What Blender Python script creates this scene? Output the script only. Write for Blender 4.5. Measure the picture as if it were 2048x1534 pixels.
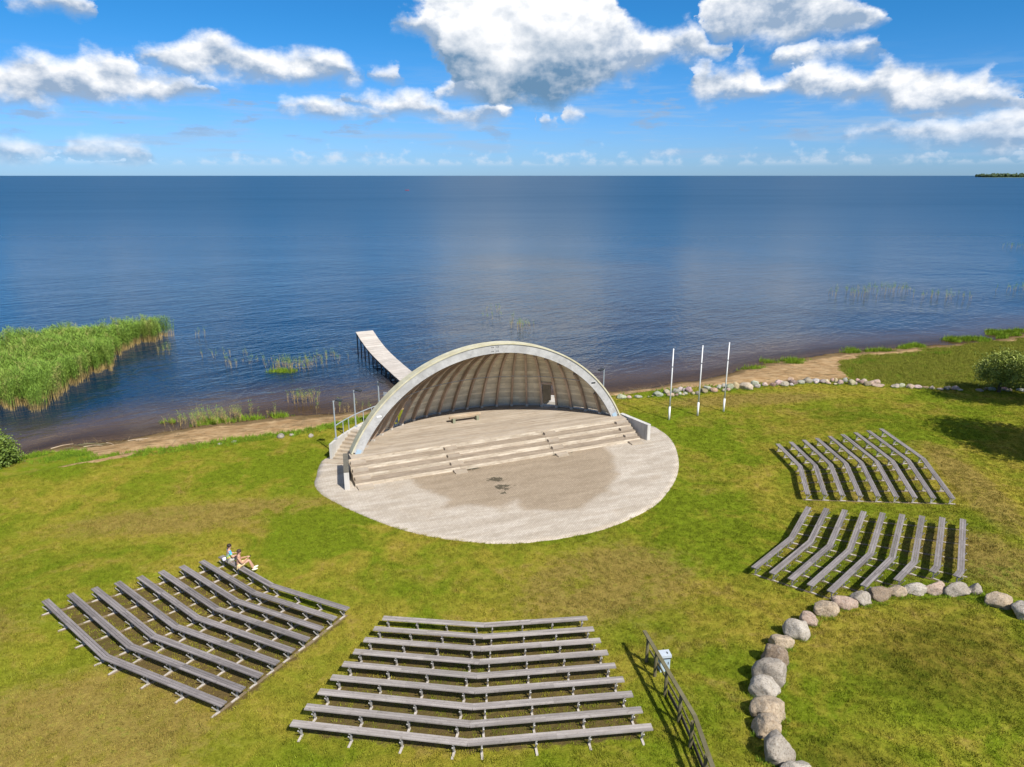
import bpy, bmesh, math, random
import numpy as np
from mathutils import Vector, Matrix, Quaternion

R_ = math.radians
for o in list(bpy.data.objects): bpy.data.objects.remove(o)
scene = bpy.context.scene
COL = scene.collection

# ------------------------------------------------------------------ camera
cam_d = bpy.data.cameras.new('camera'); cam = bpy.data.objects.new('camera', cam_d); COL.objects.link(cam)
cam.location = (0, 0, 17.0); cam.rotation_euler = (R_(90 - 16.318), 0, 0)
cam_d.sensor_width = 36; cam_d.lens = 24.98; cam_d.clip_end = 120000; cam_d.clip_start = .1
scene.camera = cam

# ------------------------------------------------------------------ light
SUN_EL = 47.0; SUN_AZ = 143.1            # azimuth clockwise from +Y
to_sun = Vector((math.sin(R_(SUN_AZ)) * math.cos(R_(SUN_EL)), math.cos(R_(SUN_AZ)) * math.cos(R_(SUN_EL)), math.sin(R_(SUN_EL))))
sun_d = bpy.data.lights.new('sun', 'SUN'); sun = bpy.data.objects.new('sun', sun_d); COL.objects.link(sun)
sun_d.energy = 4.6; sun_d.angle = R_(.55); sun_d.color = (1, .955, .88)
sun.rotation_euler = (-to_sun).to_track_quat('-Z', 'Y').to_euler()
scene.view_settings.view_transform = 'Standard'; scene.view_settings.look = 'None'
scene.view_settings.exposure = 0.6; scene.view_settings.gamma = 1.0
scene.view_settings.use_curve_mapping = False

# ------------------------------------------------------------------ node helper
class NT:
    def __init__(s, tree): s.t = tree; s.n = tree.nodes; s.l = tree.links
    def new(s, typ, **kw):
        n = s.n.new(typ)
        for k, v in kw.items(): setattr(n, k, v)
        return n
    def put(s, sock, v):
        if v is None: return
        if isinstance(v, bpy.types.NodeSocket): s.l.new(v, sock)
        else:
            if isinstance(v, (tuple, list)) and len(v) == 3 and sock.type == 'RGBA': v = (*v, 1)
            sock.default_value = v
    def math(s, op, a, b=None, c=None, clamp=False):
        n = s.new('ShaderNodeMath', operation=op); n.use_clamp = clamp
        for i, v in enumerate((a, b, c)): s.put(n.inputs[i], v)
        return n.outputs[0]
    def vec(s, op, a, b=None, out=0):
        n = s.new('ShaderNodeVectorMath', operation=op)
        s.put(n.inputs[0], a)
        if b is not None:
            if op == 'SCALE': s.put(n.inputs['Scale'], b)
            else: s.put(n.inputs[1], b)
        return n.outputs[out]
    def mix(s, f, a, b, mode='MIX'):
        n = s.new('ShaderNodeMix', data_type='RGBA', blend_type=mode)
        s.put(n.inputs['Factor'], f); s.put(n.inputs['A'], a); s.put(n.inputs['B'], b)
        # RGBA sockets share names with float ones: address by index
        return n.outputs['Result']
    def ramp(s, f, a, b):            # smooth 0..1 between a and b
        n = s.new('ShaderNodeMapRange', interpolation_type='SMOOTHSTEP')
        s.put(n.inputs[0], f); n.inputs[1].default_value = a; n.inputs[2].default_value = b
        return n.outputs[0]
    def noise(s, v, scale, detail=4, rough=.55, dist=0., out='Fac', dims='3D'):
        n = s.new('ShaderNodeTexNoise', noise_dimensions=dims)
        s.put(n.inputs['Vector'], v); s.put(n.inputs['Scale'], scale)
        n.inputs['Detail'].default_value = detail; n.inputs['Roughness'].default_value = rough; n.inputs['Distortion'].default_value = dist
        return n.outputs[out]
    def attr(s, name, out='Fac'):
        n = s.new('ShaderNodeAttribute'); n.attribute_name = name; return n.outputs[out]

def _mix(s, f, a, b, mode='MIX'):
    n = s.new('ShaderNodeMix'); n.data_type = 'RGBA'; n.blend_type = mode; n.clamp_factor = True
    s.put(n.inputs[0], f); s.put(n.inputs[6], a); s.put(n.inputs[7], b)
    return n.outputs[2]
NT.mix = _mix

def material(name):
    m = bpy.data.materials.new(name); m.use_nodes = True
    t = NT(m.node_tree); t.n.clear()
    out = t.new('ShaderNodeOutputMaterial'); b = t.new('ShaderNodeBsdfPrincipled')
    t.l.new(b.outputs[0], out.inputs[0])
    b.inputs['Roughness'].default_value = .8
    b.inputs['Specular IOR Level'].default_value = .3
    return m, t, b
def bump(t, b, h, strength=.5, dist=.02):
    n = t.new('ShaderNodeBump'); n.inputs['Strength'].default_value = strength; n.inputs['Distance'].default_value = dist
    t.put(n.inputs['Height'], h); t.l.new(n.outputs[0], b.inputs['Normal'])
def pos(t): return t.new('ShaderNodeNewGeometry').outputs['Position']
def objco(t): return t.new('ShaderNodeTexCoord').outputs['Object']
def orand(t): return t.new('ShaderNodeObjectInfo').outputs['Random']
def ocolor(t): return t.new('ShaderNodeObjectInfo').outputs['Color']

# ------------------------------------------------------------------ sky
# cloud layers: (px, top, base) outlines in 1/1000 rad azimuth / elevation
LAYERS = [([(-0.474,0.0967),(-0.462,0.1277),(-0.442,0.1395),(-0.42,0.1451),(-0.397,0.1555),(-0.375,0.1622),(-0.359,0.1562),(-0.325,0.1516),(-0.302,0.1494),(-0.278,0.1521),(-0.255,0.1503),(-0.231,0.1433),(-0.207,0.1337),(-0.181,0.1228),(-0.17,0.0911),(-0.164,0.1466),(-0.152,0.1777),(-0.122,0.2059),(-0.102,0.2411),(-0.089,0.262),(-0.08,0.2673),(-0.052,0.2729),(-0.015,0.2732),(0.016,0.2732),(0.047,0.2704),(0.078,0.2674),(0.109,0.2564),(0.136,0.2083),(0.168,0.1772),(0.187,0.1739),(0.206,0.1721),(0.227,0.179),(0.249,0.165),(0.267,0.157),(0.285,0.148),(0.297,0.1146),(0.281,0.1098),(0.292,0.141),(0.327,0.1471),(0.366,0.1483),(0.41,0.1499),(0.44,0.1448),(0.453,0.1377),(0.465,0.1067)],[(-0.474,0.1567),(-0.462,0.1267),(-0.442,0.1208),(-0.42,0.1182),(-0.397,0.1161),(-0.375,0.1138),(-0.359,0.1123),(-0.325,0.1114),(-0.302,0.1117),(-0.278,0.112),(-0.255,0.1127),(-0.231,0.1122),(-0.207,0.1146),(-0.181,0.1211),(-0.17,0.1511),(-0.164,0.2066),(-0.152,0.1766),(-0.122,0.1699),(-0.102,0.1504),(-0.089,0.1243),(-0.08,0.1006),(-0.052,0.0929),(-0.015,0.0888),(0.016,0.0869),(0.047,0.0881),(0.078,0.0945),(0.109,0.1086),(0.136,0.1178),(0.168,0.1242),(0.187,0.1331),(0.206,0.136),(0.227,0.1365),(0.249,0.1369),(0.267,0.1374),(0.285,0.1446),(0.297,0.1746),(0.281,0.1698),(0.292,0.1398),(0.327,0.1305),(0.366,0.1292),(0.41,0.1301),(0.44,0.1327),(0.453,0.1367),(0.465,0.1667)]),([(-0.631,0.0474),(-0.612,0.1145),(-0.594,0.1193),(-0.557,0.1231),(-0.539,0.1205),(-0.514,0.1263),(-0.504,0.1332),(-0.488,0.1378),(-0.471,0.1323),(-0.459,0.12),(-0.439,0.119),(-0.413,0.1172),(-0.386,0.1119),(-0.362,0.0984),(-0.35,0.0672),(-0.187,0.0918),(-0.175,0.123),(-0.163,0.1314),(-0.151,0.1304),(-0.141,0.1189),(-0.129,0.0877),(-0.118,0.0716),(-0.106,0.1028),(-0.094,0.1154),(-0.077,0.1245),(-0.055,0.1258),(-0.029,0.1189),(-0.006,0.1039),(0.006,0.0697),(0.224,0.1503),(0.235,0.183),(0.248,0.2144),(0.267,0.2289),(0.301,0.2318),(0.347,0.2259),(0.392,0.2097),(0.42,0.1923),(0.434,0.1761),(0.439,0.1696),(0.451,0.1391)],[(-0.631,0.1074),(-0.612,0.0774),(-0.594,0.0768),(-0.557,0.0766),(-0.539,0.077),(-0.514,0.0791),(-0.504,0.0796),(-0.488,0.0808),(-0.471,0.0821),(-0.459,0.0838),(-0.439,0.0857),(-0.413,0.0885),(-0.386,0.0923),(-0.362,0.0972),(-0.35,0.1272),(-0.187,0.1518),(-0.175,0.1218),(-0.163,0.1138),(-0.151,0.1117),(-0.141,0.1177),(-0.129,0.1477),(-0.118,0.1316),(-0.106,0.1016),(-0.094,0.0993),(-0.077,0.097),(-0.055,0.0947),(-0.029,0.0936),(-0.006,0.0997),(0.006,0.1297),(0.224,0.2103),(0.235,0.1803),(0.248,0.1681),(0.267,0.1595),(0.301,0.1546),(0.347,0.1533),(0.392,0.1544),(0.42,0.1594),(0.434,0.1684),(0.439,0.1691),(0.451,0.1991)]),([(-0.579,0.1433),(-0.567,0.1743),(-0.547,0.1858),(-0.519,0.1898),(-0.496,0.1855),(-0.492,0.179),(-0.48,0.1485),(-0.222,0.0586),(-0.21,0.0898),(-0.184,0.0992),(-0.146,0.1016),(-0.114,0.1003),(-0.081,0.0915),(-0.062,0.0856),(-0.029,0.0918),(-0.009,0.093),(0.017,0.0827),(0.029,0.0514),(0.006,0.0397),(0.018,0.0703),(0.024,0.0802),(0.032,0.0814),(0.044,0.0764),(0.048,0.0703),(0.06,0.0396),(0.046,0.0439),(0.058,0.0752),(0.066,0.0916),(0.076,0.0928),(0.093,0.0847),(0.106,0.0749),(0.118,0.0436),(0.207,0.0907),(0.219,0.1219),(0.23,0.1354),(0.245,0.1366),(0.261,0.1264),(0.279,0.1229),(0.296,0.1319),(0.311,0.1313),(0.327,0.1183),(0.342,0.1121),(0.357,0.1325),(0.38,0.1281),(0.403,0.1215),(0.425,0.1165),(0.445,0.1245),(0.467,0.1169),(0.482,0.1176),(0.507,0.1155),(0.532,0.1103),(0.551,0.1126),(0.566,0.1015),(0.595,0.0896),(0.611,0.0383)],[(-0.579,0.2033),(-0.567,0.1733),(-0.547,0.1705),(-0.519,0.1713),(-0.496,0.1776),(-0.492,0.1785),(-0.48,0.2085),(-0.222,0.1186),(-0.21,0.0886),(-0.184,0.0801),(-0.146,0.0781),(-0.114,0.0772),(-0.081,0.0664),(-0.062,0.0653),(-0.029,0.0703),(-0.009,0.0753),(0.017,0.0814),(0.029,0.1114),(0.006,0.0997),(0.018,0.0697),(0.024,0.0647),(0.032,0.0629),(0.044,0.0653),(0.048,0.0696),(0.06,0.0996),(0.046,0.1039),(0.058,0.0739),(0.066,0.0702),(0.076,0.0689),(0.093,0.07),(0.106,0.0736),(0.118,0.1036),(0.207,0.1507),(0.219,0.1207),(0.23,0.1041),(0.245,0.0955),(0.261,0.0934),(0.279,0.0923),(0.296,0.0918),(0.311,0.0914),(0.327,0.0921),(0.342,0.0962),(0.357,0.0956),(0.38,0.0936),(0.403,0.09),(0.425,0.0874),(0.445,0.0833),(0.467,0.0709),(0.482,0.0665),(0.507,0.0645),(0.532,0.0657),(0.551,0.067),(0.566,0.067),(0.595,0.0683),(0.611,0.0983)]),([(-0.632,0),(-0.617,0.036),(-0.599,0.0354),(-0.572,0.0339),(-0.551,0.0268),(-0.532,0.0391),(-0.502,0.0414),(-0.474,0.0393),(-0.456,0.0294),(-0.448,0.0215),(-0.436,0),(-0.324,0.0469),(-0.312,0.0775),(-0.284,0.0876),(-0.247,0.092),(-0.21,0.0868),(-0.182,0.0783),(-0.17,0.0477),(0.405,0.0161),(0.417,0.0472),(0.454,0.0565),(0.501,0.0585),(0.54,0.0625),(0.572,0.0654),(0.599,0.0673),(0.618,0)],[(-0.632,0.0473),(-0.617,0.0173),(-0.599,0.017),(-0.572,0.0168),(-0.551,0.0192),(-0.532,0.0166),(-0.502,0.0152),(-0.474,0.0155),(-0.456,0.0168),(-0.448,0.0209),(-0.436,0.0509),(-0.324,0.1069),(-0.312,0.0769),(-0.284,0.0734),(-0.247,0.0724),(-0.21,0.0742),(-0.182,0.0777),(-0.17,0.1077),(0.405,0.0761),(0.417,0.0461),(0.454,0.0396),(0.501,0.0375),(0.54,0.0291),(0.572,0.0253),(0.599,0.0248),(0.618,0.0548)])]
def curve_node(t, x, pts):            # piecewise profile over azimuth -0.68..0.68, value 0..0.36 rad
    n = t.new('ShaderNodeFloatCurve'); c = n.mapping.curves[0]
    pts = sorted(pts)
    ps = [(min(max((a + .68) / 1.36, 0), 1), min(max(v / .36, 0), 1)) for a, v in pts]
    c.points[0].location = (0, ps[0][1]); c.points[1].location = (1, ps[-1][1])
    for p in ps:
        if .0005 < p[0] < .9995: c.points.new(*p)
    for p in c.points: p.handle_type = 'AUTO_CLAMPED'
    n.mapping.use_clip = True; n.mapping.update()
    t.l.new(x, n.inputs['Value']); return t.math('MULTIPLY', n.outputs[0], .36)

def build_world():
    w = bpy.data.worlds.new('World'); scene.world = w; w.use_nodes = True
    t = NT(w.node_tree); t.n.clear()
    out = t.new('ShaderNodeOutputWorld'); bg = t.new('ShaderNodeBackground'); bg.inputs['Strength'].default_value = .12
    t.l.new(bg.outputs[0], out.inputs[0])
    sky = t.new('ShaderNodeTexSky', sky_type='NISHITA'); sky.sun_disc = False
    sky.sun_elevation = R_(SUN_EL); sky.sun_rotation = R_(SUN_AZ)
    sky.altitude = 30; sky.air_density = 1.0; sky.dust_density = .2; sky.ozone_density = 2.0
    d = t.vec('NORMALIZE', t.new('ShaderNodeTexCoord').outputs['Generated'])
    s = t.new('ShaderNodeSeparateXYZ'); t.l.new(d, s.inputs[0])
    az = t.math('ARCTAN2', s.outputs[0], s.outputs[1]); el = t.math('ARCSINE', s.outputs[2])
    # the clear air of the day: bluer and a little darker low down than the model's white horizon
    tint = t.mix(t.ramp(el, .0, .20), SKY_LOW, SKY_HIGH)
    skyc = t.mix(1, sky.outputs[0], tint, 'MULTIPLY')
    c = t.new('ShaderNodeCombineXYZ'); t.l.new(az, c.inputs[0]); t.l.new(t.math('MULTIPLY', el, 1.45), c.inputs[1])
    P = c.outputs[0]
    n0 = t.noise(P, 21, 6, .55, dims='2D'); n1 = t.noise(t.vec('ADD', P, (.007, .017, 0)), 21, 6, .55, dims='2D')
    warp = t.noise(P, 15, 6, .60, out='Color', dims='2D')
    wv = t.vec('SCALE', t.vec('SUBTRACT', warp, (.5, .5, .5)), .075)
    ws = t.new('ShaderNodeSeparateXYZ'); t.l.new(wv, ws.inputs[0])
    amp = t.ramp(el, .0, .10)
    azw = t.math('ADD', az, t.math('MULTIPLY', ws.outputs[0], t.math('ADD', .35, t.math('MULTIPLY', amp, .55))))
    elw = t.math('ADD', el, t.math('MULTIPLY', t.math('MULTIPLY', ws.outputs[1], .50), t.math('ADD', .2, t.math('MULTIPLY', amp, .8))))
    N0 = t.math('MULTIPLY', t.math('SUBTRACT', n0, .44), .020)
    x = t.math('MULTIPLY_ADD', azw, 1 / 1.36, .5)
    infr = t.ramp(t.math('ABSOLUTE', az), .67, .64)
    best = None; hh = None; thick = None
    for top, base in LAYERS:
        T = curve_node(t, x, top); B = curve_node(t, x, base)
        up = t.math('SUBTRACT', T, elw); dn = t.math('SUBTRACT', elw, B)
        m = t.math('MINIMUM', up, t.math('MULTIPLY', dn, .8))
        th = t.math('SUBTRACT', T, B)
        if best is None: best, hh, thick = m, dn, th
        else:
            k = t.ramp(t.math('SUBTRACT', m, best), -.006, .006)
            mixf = lambda a, b: t.math('ADD', a, t.math('MULTIPLY', k, t.math('SUBTRACT', b, a)))
            hh = mixf(hh, dn); thick = mixf(thick, th); best = t.math('MAXIMUM', best, m)
    best = t.math('ADD', t.math('MULTIPLY', best, infr), t.math('MULTIPLY', t.math('SUBTRACT', infr, 1), .1))
    # broken cumulus over the rest of the sky, same size and cover as in view
    out_m = t.math('MAXIMUM', t.ramp(t.math('ABSOLUTE', az), .62, .70), t.ramp(el, .27, .33))
    nr = t.noise(t.vec('MULTIPLY', P, (1, 1.2, 1)), 5.5, 2, .5, dims='2D')
    mr = t.math('SUBTRACT', t.math('MULTIPLY', t.math('MULTIPLY', out_m, t.ramp(el, .03, .10)), t.math('MULTIPLY', t.math('SUBTRACT', nr, .18), .32)), .125)
    best = t.math('MAXIMUM', best, mr)
    # small far cumulus along the horizon: ragged tops over a common base
    nb = t.noise(P, 40, 5, .56, dims='2D'); nb2 = t.noise(t.vec('MULTIPLY', P, (1, .1, 1)), 9, 3, .6, dims='2D')
    mb = t.math('SUBTRACT', t.math('MULTIPLY', t.math('ADD', t.math('SUBTRACT', nb, .52), t.math('MULTIPLY', t.math('SUBTRACT', nb2, .5), .35)), .055), t.math('MULTIPLY', t.math('MAXIMUM', t.math('SUBTRACT', el, .017), 0.), .62))
    mb = t.math('MINIMUM', mb, t.math('MULTIPLY', t.math('SUBTRACT', el, .0145), 1.6))
    bt = t.math('ADD', best, N0)
    isb = t.ramp(t.math('SUBTRACT', mb, bt), -.001, .002)
    dens = t.math('MAXIMUM', bt, mb)
    streak = t.noise(t.vec('MULTIPLY', P, (1, 8, 1)), 6, 5, .6, dims='2D')
    veil = t.math('MULTIPLY', t.math('MULTIPLY', t.ramp(streak, .46, .70), .55), t.math('MULTIPLY', t.ramp(el, .012, .035), t.ramp(el, .16, .05)))
    scud = t.math('MULTIPLY', t.ramp(t.noise(t.vec('MULTIPLY', P, (1, 2.6, 1)), 13, 6, .62, dims="2D"), .55, .70), t.math('MULTIPLY', t.ramp(el, .03, .06), t.ramp(el, .14, .08)))
    alpha = t.math('MULTIPLY', t.ramp(dens, -.0075, .0125), t.ramp(el, .006, .014))
    alpha = t.math('MULTIPLY', alpha, t.math('SUBTRACT', 1, t.math('MULTIPLY', isb, .25)))
    relief = t.math('MULTIPLY', t.math("SUBTRACT", n0, n1), 2.2)
    big = t.ramp(thick, .07, .20)
    v = t.math('DIVIDE', hh, t.math('MAXIMUM', thick, .012))
    v = t.math('ADD', v, t.math('MULTIPLY', t.math('SUBTRACT', t.noise(P, 12, 3, .5, dims='2D'), .5), .62))
    v = t.math('MULTIPLY', v, t.math('ADD', 1, t.math('MULTIPLY', big, .9)))
    lit = t.math('ADD', t.ramp(v, -.02, 1.10), t.math('MULTIPLY', relief, t.math('SUBTRACT', 1, t.math('MULTIPLY', big, .45))))
    lit = t.math('ADD', lit, t.math('MULTIPLY', isb, t.math('SUBTRACT', .72, lit)), clamp=True)
    col = t.mix(lit, t.mix(big, CLOUD_BASE, CLOUD_DARK), CLOUD_LIT)
    farf = t.ramp(el, .10, .01)
    alpha = t.math('MULTIPLY', alpha, t.math('SUBTRACT', 1, t.math('MULTIPLY', farf, .30)))
    skyc = t.mix(veil, skyc, CLOUD_VEIL)
    skyc = t.mix(t.math("MULTIPLY", scud, .75), skyc, CLOUD_SCUD)
    t.l.new(t.mix(alpha, skyc, col), bg.inputs['Color'])
    w.cycles.sampling_method = 'MANUAL'; w.cycles.sample_map_resolution = 512
SKY_LOW = (.225, .40, .78); SKY_HIGH = (.090, .37, .64)
CLOUD_DARK = (.80, 1.55, 2.5); CLOUD_BASE = (1.75, 2.4, 3.35); CLOUD_LIT = (5.75, 5.8, 5.9); CLOUD_VEIL = (2.1, 3.0, 4.2); CLOUD_SCUD = (1.7, 2.5, 3.7)
build_world()

# ------------------------------------------------------------------ mesh helpers
class MB:
    def __init__(s): s.v = []; s.f = []; s.m = []
    def face(s, pts, mi=0):
        i = len(s.v); s.v += [tuple(p) for p in pts]; s.f.append(tuple(range(i, i + len(pts)))); s.m.append(mi)
    def add(s, vs, fs, mi=0):
        i = len(s.v); s.v += [tuple(p) for p in vs]; s.f += [tuple(k + i for k in f) for f in fs]; s.m += [mi] * len(fs)
    def box(s, c, d, rot=None, mi=0):
        hx, hy, hz = d[0] / 2, d[1] / 2, d[2] / 2
        vs = [Vector((x, y, z)) for x in (-hx, hx) for y in (-hy, hy) for z in (-hz, hz)]
        if rot is not None: vs = [rot @ v for v in vs]
        c = Vector(c)
        s.add([v + c for v in vs], [(0, 1, 3, 2), (4, 6, 7, 5), (0, 4, 5, 1), (2, 3, 7, 6), (0, 2, 6, 4), (1, 5, 7, 3)], mi)
    def prism(s, poly, z0, z1, mi=0):
        n = len(poly)
        vs = [(x, y, z0) for x, y in poly] + [(x, y, z1) for x, y in poly]
        fs = [tuple(range(n - 1, -1, -1)), tuple(range(n, 2 * n))] + [(i, (i + 1) % n, n + (i + 1) % n, n + i) for i in range(n)]
        s.add(vs, fs, mi)
    def tube(s, pts, rad, seg=8, mi=0):
        pts = [Vector(p) for p in pts]; n = len(pts)
        rad = [rad] * n if isinstance(rad, (int, float)) else rad
        vs = []
        for i, p in enumerate(pts):
            d = (pts[min(i + 1, n - 1)] - pts[max(i - 1, 0)]).normalized()
            a = d.orthogonal().normalized() if abs(d.z) < .99 else Vector((1, 0, 0))
            if abs(d.z) < .99: a = d.cross(Vector((0, 0, 1))).normalized()
            b = d.cross(a)
            for k in range(seg):
                an = 2 * math.pi * k / seg
                vs.append(p + (a * math.cos(an) + b * math.sin(an)) * rad[i])
        fs = [(i * seg + k, i * seg + (k + 1) % seg, (i + 1) * seg + (k + 1) % seg, (i + 1) * seg + k) for i in range(n - 1) for k in range(seg)]
        fs += [tuple(range(seg - 1, -1, -1)), tuple(range((n - 1) * seg, n * seg))]
        s.add(vs, fs, mi)
    def mesh(s, name, mats):
        me = bpy.data.meshes.new(name); me.from_pydata(s.v, [], s.f)
        if not isinstance(mats, (list, tuple)): mats = [mats]
        for m in mats: me.materials.append(m)
        if len(mats) > 1: me.polygons.foreach_set('material_index', s.m)
        bm = bmesh.new(); bm.from_mesh(me); bmesh.ops.recalc_face_normals(bm, faces=bm.faces); bm.to_mesh(me); bm.free()
        me.update(); return me
    def build(s, name, mats, parent=None, smooth=False):
        me = s.mesh(name, mats)
        if smooth: me.polygons.foreach_set('use_smooth', [True] * len(me.polygons))
        return link(name, me, parent)
def link(name, me, parent=None, loc=None, rot=None, scale=None):
    o = bpy.data.objects.new(name, me); COL.objects.link(o)
    if parent: o.parent = parent
    if loc is not None: o.location = loc
    if rot is not None: o.rotation_euler = rot
    if scale is not None: o.scale = scale
    return o
def empty(name, loc=(0, 0, 0), rz=0):
    o = bpy.data.objects.new(name, None); COL.objects.link(o); o.location = loc; o.rotation_euler = (0, 0, rz); o.empty_display_size = .2
    return o
def tag(o, label=None, cat=None, group=None, kind=None):
    if label: o['label'] = label
    if cat: o['category'] = cat
    if group: o['group'] = group
    if kind: o['kind'] = kind
    return o
UNIT = {}
def unit_box(mat):
    if mat.name not in UNIT:
        m = MB(); m.box((0, 0, 0), (1, 1, 1)); UNIT[mat.name] = m.mesh('board', mat)
    return UNIT[mat.name]
def board(name, mat, parent, c, d, rz=0, rx=0, ry=0):
    return link(name, unit_box(mat), parent, c, (rx, ry, rz), d)

ORD = ['first','second','third','fourth','fifth','sixth','seventh','eighth','ninth','tenth','eleventh','twelfth','thirteenth','fourteenth','fifteenth','sixteenth','seventeenth','eighteenth','nineteenth','twentieth']
def ordinal(i):                      # 0-based
    if i < 20: return ORD[i]
    tens = {2: 'twenty', 3: 'thirty', 4: 'forty', 5: 'fifty', 6: 'sixty', 7: 'seventy', 8: 'eighty'}
    n = i + 1; a, b = divmod(n, 10)
    return (tens[a] + '-' + ORD[b - 1]) if b else tens[a][:-1] + 'ieth'

# ------------------------------------------------------------------ numpy noise and terrain
rng = np.random.default_rng(7); random.seed(7)
_lat = rng.random((256, 256))
def vnoise(x, y, s, seed=0):
    x = np.asarray(x, float) * s + seed * 17.31; y = np.asarray(y, float) * s + seed * 9.73
    xi = np.floor(x).astype(int); yi = np.floor(y).astype(int); fx = x - xi; fy = y - yi
    fx = fx * fx * (3 - 2 * fx); fy = fy * fy * (3 - 2 * fy)
    g = lambda a, b: _lat[a % 256, b % 256]
    return (g(xi, yi) * (1 - fx) + g(xi + 1, yi) * fx) * (1 - fy) + (g(xi, yi + 1) * (1 - fx) + g(xi + 1, yi + 1) * fx) * fy
def fbm(x, y, s, seed=0, o=4): return sum(vnoise(x, y, s * 2 ** k, seed + k) / 2 ** (k + 1) for k in range(o)) / (1 - .5 ** o)
def ss(a, b, x):
    t = np.clip((x - a) / (b - a), 0, 1); return t * t * (3 - 2 * t)
SHORE = np.array([(-3000,-900),(-300,-60),(-80,28),(-45,37),(-34.5,41.5),(-32.8,44.4),(-31,46.1),(-27.4,47.4),(-25.5,49.0),(-23.4,50.2),(-19.4,51.8),(-16.5,52.5),(-14.7,52.9),(-9,54.4),(0,56.6),(8.9,58.9),(13.6,60.7),(19.6,64.3),(25.9,69.0),(29.6,70.8),(36,73.6),(45.4,76.2),(51.8,77.6),(60.6,82.3),(90,95),(300,160),(3000,900)])
EDGE = np.array([(-3000,-920),(-300,-75),(-80,18),(-45,28),(-34.5,34.5),(-32.8,36),(-31,37),(-28.1,39.3),(-24.6,42),(-20.4,43.5),(-17.6,44.9),(-14.6,46),(-13.2,47.2),(-9,51),(0,53),(8.7,54.6),(11.3,55.8),(15.7,56.9),(20.1,57.7),(24.6,58.3),(29,58.4),(31.1,57.7),(36.6,56.8),(42.1,55.9),(60,54),(300,60),(3000,400)])
SANDLOW = np.array([(-60,28),(-34,43.6),(-32.8,44.0),(-31,44.6),(-28.5,44.2),(-27,42.6),(-24.6,42.7),(-20.4,44.2),(-17.6,45.6),(-14.6,46.8),(-13.2,47.9),(-9,51),(0,53),(8.7,54.8),(11.3,56),(15.7,57.1),(20.1,57.9),(24.6,58.5),(27.5,58.8),(30,60.5),(31.4,64.6),(33,67.2),(36,69.2),(42.1,71.6),(48.2,73.4),(55.1,76.2),(62,80.5),(90,94),(300,159)])
def shore_t(x, y):
    sy = np.interp(x, SHORE[:, 0], SHORE[:, 1]); ey = np.interp(x, EDGE[:, 0], EDGE[:, 1])
    sy = sy + (fbm(x, y * 0, .35, 3) - .5) * 1.3 * (np.abs(x) < 100)
    return sy, ey, (sy - y) / np.maximum(sy - ey, .5)
def zt(x, y):
    x = np.asarray(x, float); y = np.asarray(y, float)
    sy, ey, t = shore_t(x, y)
    zs = -1 + .75 * np.clip(t * 1.5, 0, 1) + .25 * ss(.8, 1, t)
    zs = np.where(t < 0, -1 - .16 * np.minimum(y - sy, 14), zs)
    r = np.hypot(x + 1.07, y - 41.5); th = np.degrees(np.arctan2(y - 41.5, x + 1.07))
    psi = np.abs((th + 64 + 180) % 360 - 180)
    rise = .10 * np.clip(r - 17.5, 0, 8.7)
    right = ss(-40, -20, th) * (th < 90)
    fall = ss(26.6, 31, r) * (.6 * right + .2 * (1 - right))
    return np.where(t >= 1, 0, zs) + (rise - fall * .87) * (1 - ss(70, 88, psi)) * (t >= 1)
def Z(x, y): return float(zt(x, y))
def inpoly(x, y, poly):
    x = np.asarray(x); y = np.asarray(y); c = np.zeros(x.shape, bool); n = len(poly)
    for i in range(n):
        x0, y0 = poly[i]; x1, y1 = poly[i - 1]
        if y0 == y1: continue
        k = ((y0 > y) != (y1 > y)) & (x < (x1 - x0) * (y - y0) / (y1 - y0) + x0); c ^= k
    return c
def polydist(x, y, poly):            # unsigned distance to the outline
    x = np.asarray(x, float); y = np.asarray(y, float); d = np.full(x.shape, 1e9); n = len(poly)
    for i in range(n):
        ax, ay = poly[i - 1]; bx, by = poly[i]; L = (bx - ax) ** 2 + (by - ay) ** 2 + 1e-9
        u = np.clip(((x - ax) * (bx - ax) + (y - ay) * (by - ay)) / L, 0, 1)
        d = np.minimum(d, np.hypot(x - ax - u * (bx - ax), y - ay - u * (by - ay)))
    return d
def smooth_poly(p, n=6):
    out = []; N = len(p)
    for i in range(N):
        a, b, c, d = [np.array(p[(i + k) % N], float) for k in (-1, 0, 1, 2)]
        for k in range(n):
            t = k / n
            out.append(tuple(.5 * ((2 * b) + (c - a) * t + (2 * a - 5 * b + 4 * c - d) * t * t + (3 * b - a - 3 * c + d) * t ** 3)))
    return out

# benches: per block nine rows of (end, kink, end), metres
BL = {'L': [[[-13.19,28.67],[-10.13,26.31],[-6.53,24.59]],[[-18.18,24.18],[-13.96,20.79],[-9.01,18.51]]],
      'M': [[[-5.02,23.96],[-1.06,23.51],[2.93,23.96]],[[-6.66,17.7],[-1.3,16.93],[4.2,17.55]]],
      'T': [[[17.0,42.56],[17.01,38.86],[15.94,35.08]],[[23.97,43.48],[23.91,38.42],[22.45,33.1]]],
      'B': [[[15.38,33.54],[13.27,30.3],[10.59,27.58]],[[21.62,30.86],[18.68,26.19],[15.11,22.82]]]}
BCUT = {5: (14.36,25.46), 6: (15.85,25.73), 7: (17.56,26.29), 8: (18.24,25.82)}
def rows(k):
    a, b = np.array(BL[k][0]), np.array(BL[k][1]); return [a + (b - a) * i / 8 for i in range(9)]
HULLS = {}
for k in BL:
    r = rows(k); h = [tuple(p) for p in r[0]] + [tuple(p) for p in r[8][::-1]]
    if k == 'B': h = [tuple(p) for p in r[0]] + [tuple(r[4][2])] + [BCUT[5], BCUT[6], BCUT[7], BCUT[8]] + [tuple(r[8][1]), tuple(r[8][0])]
    HULLS[k] = h
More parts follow.
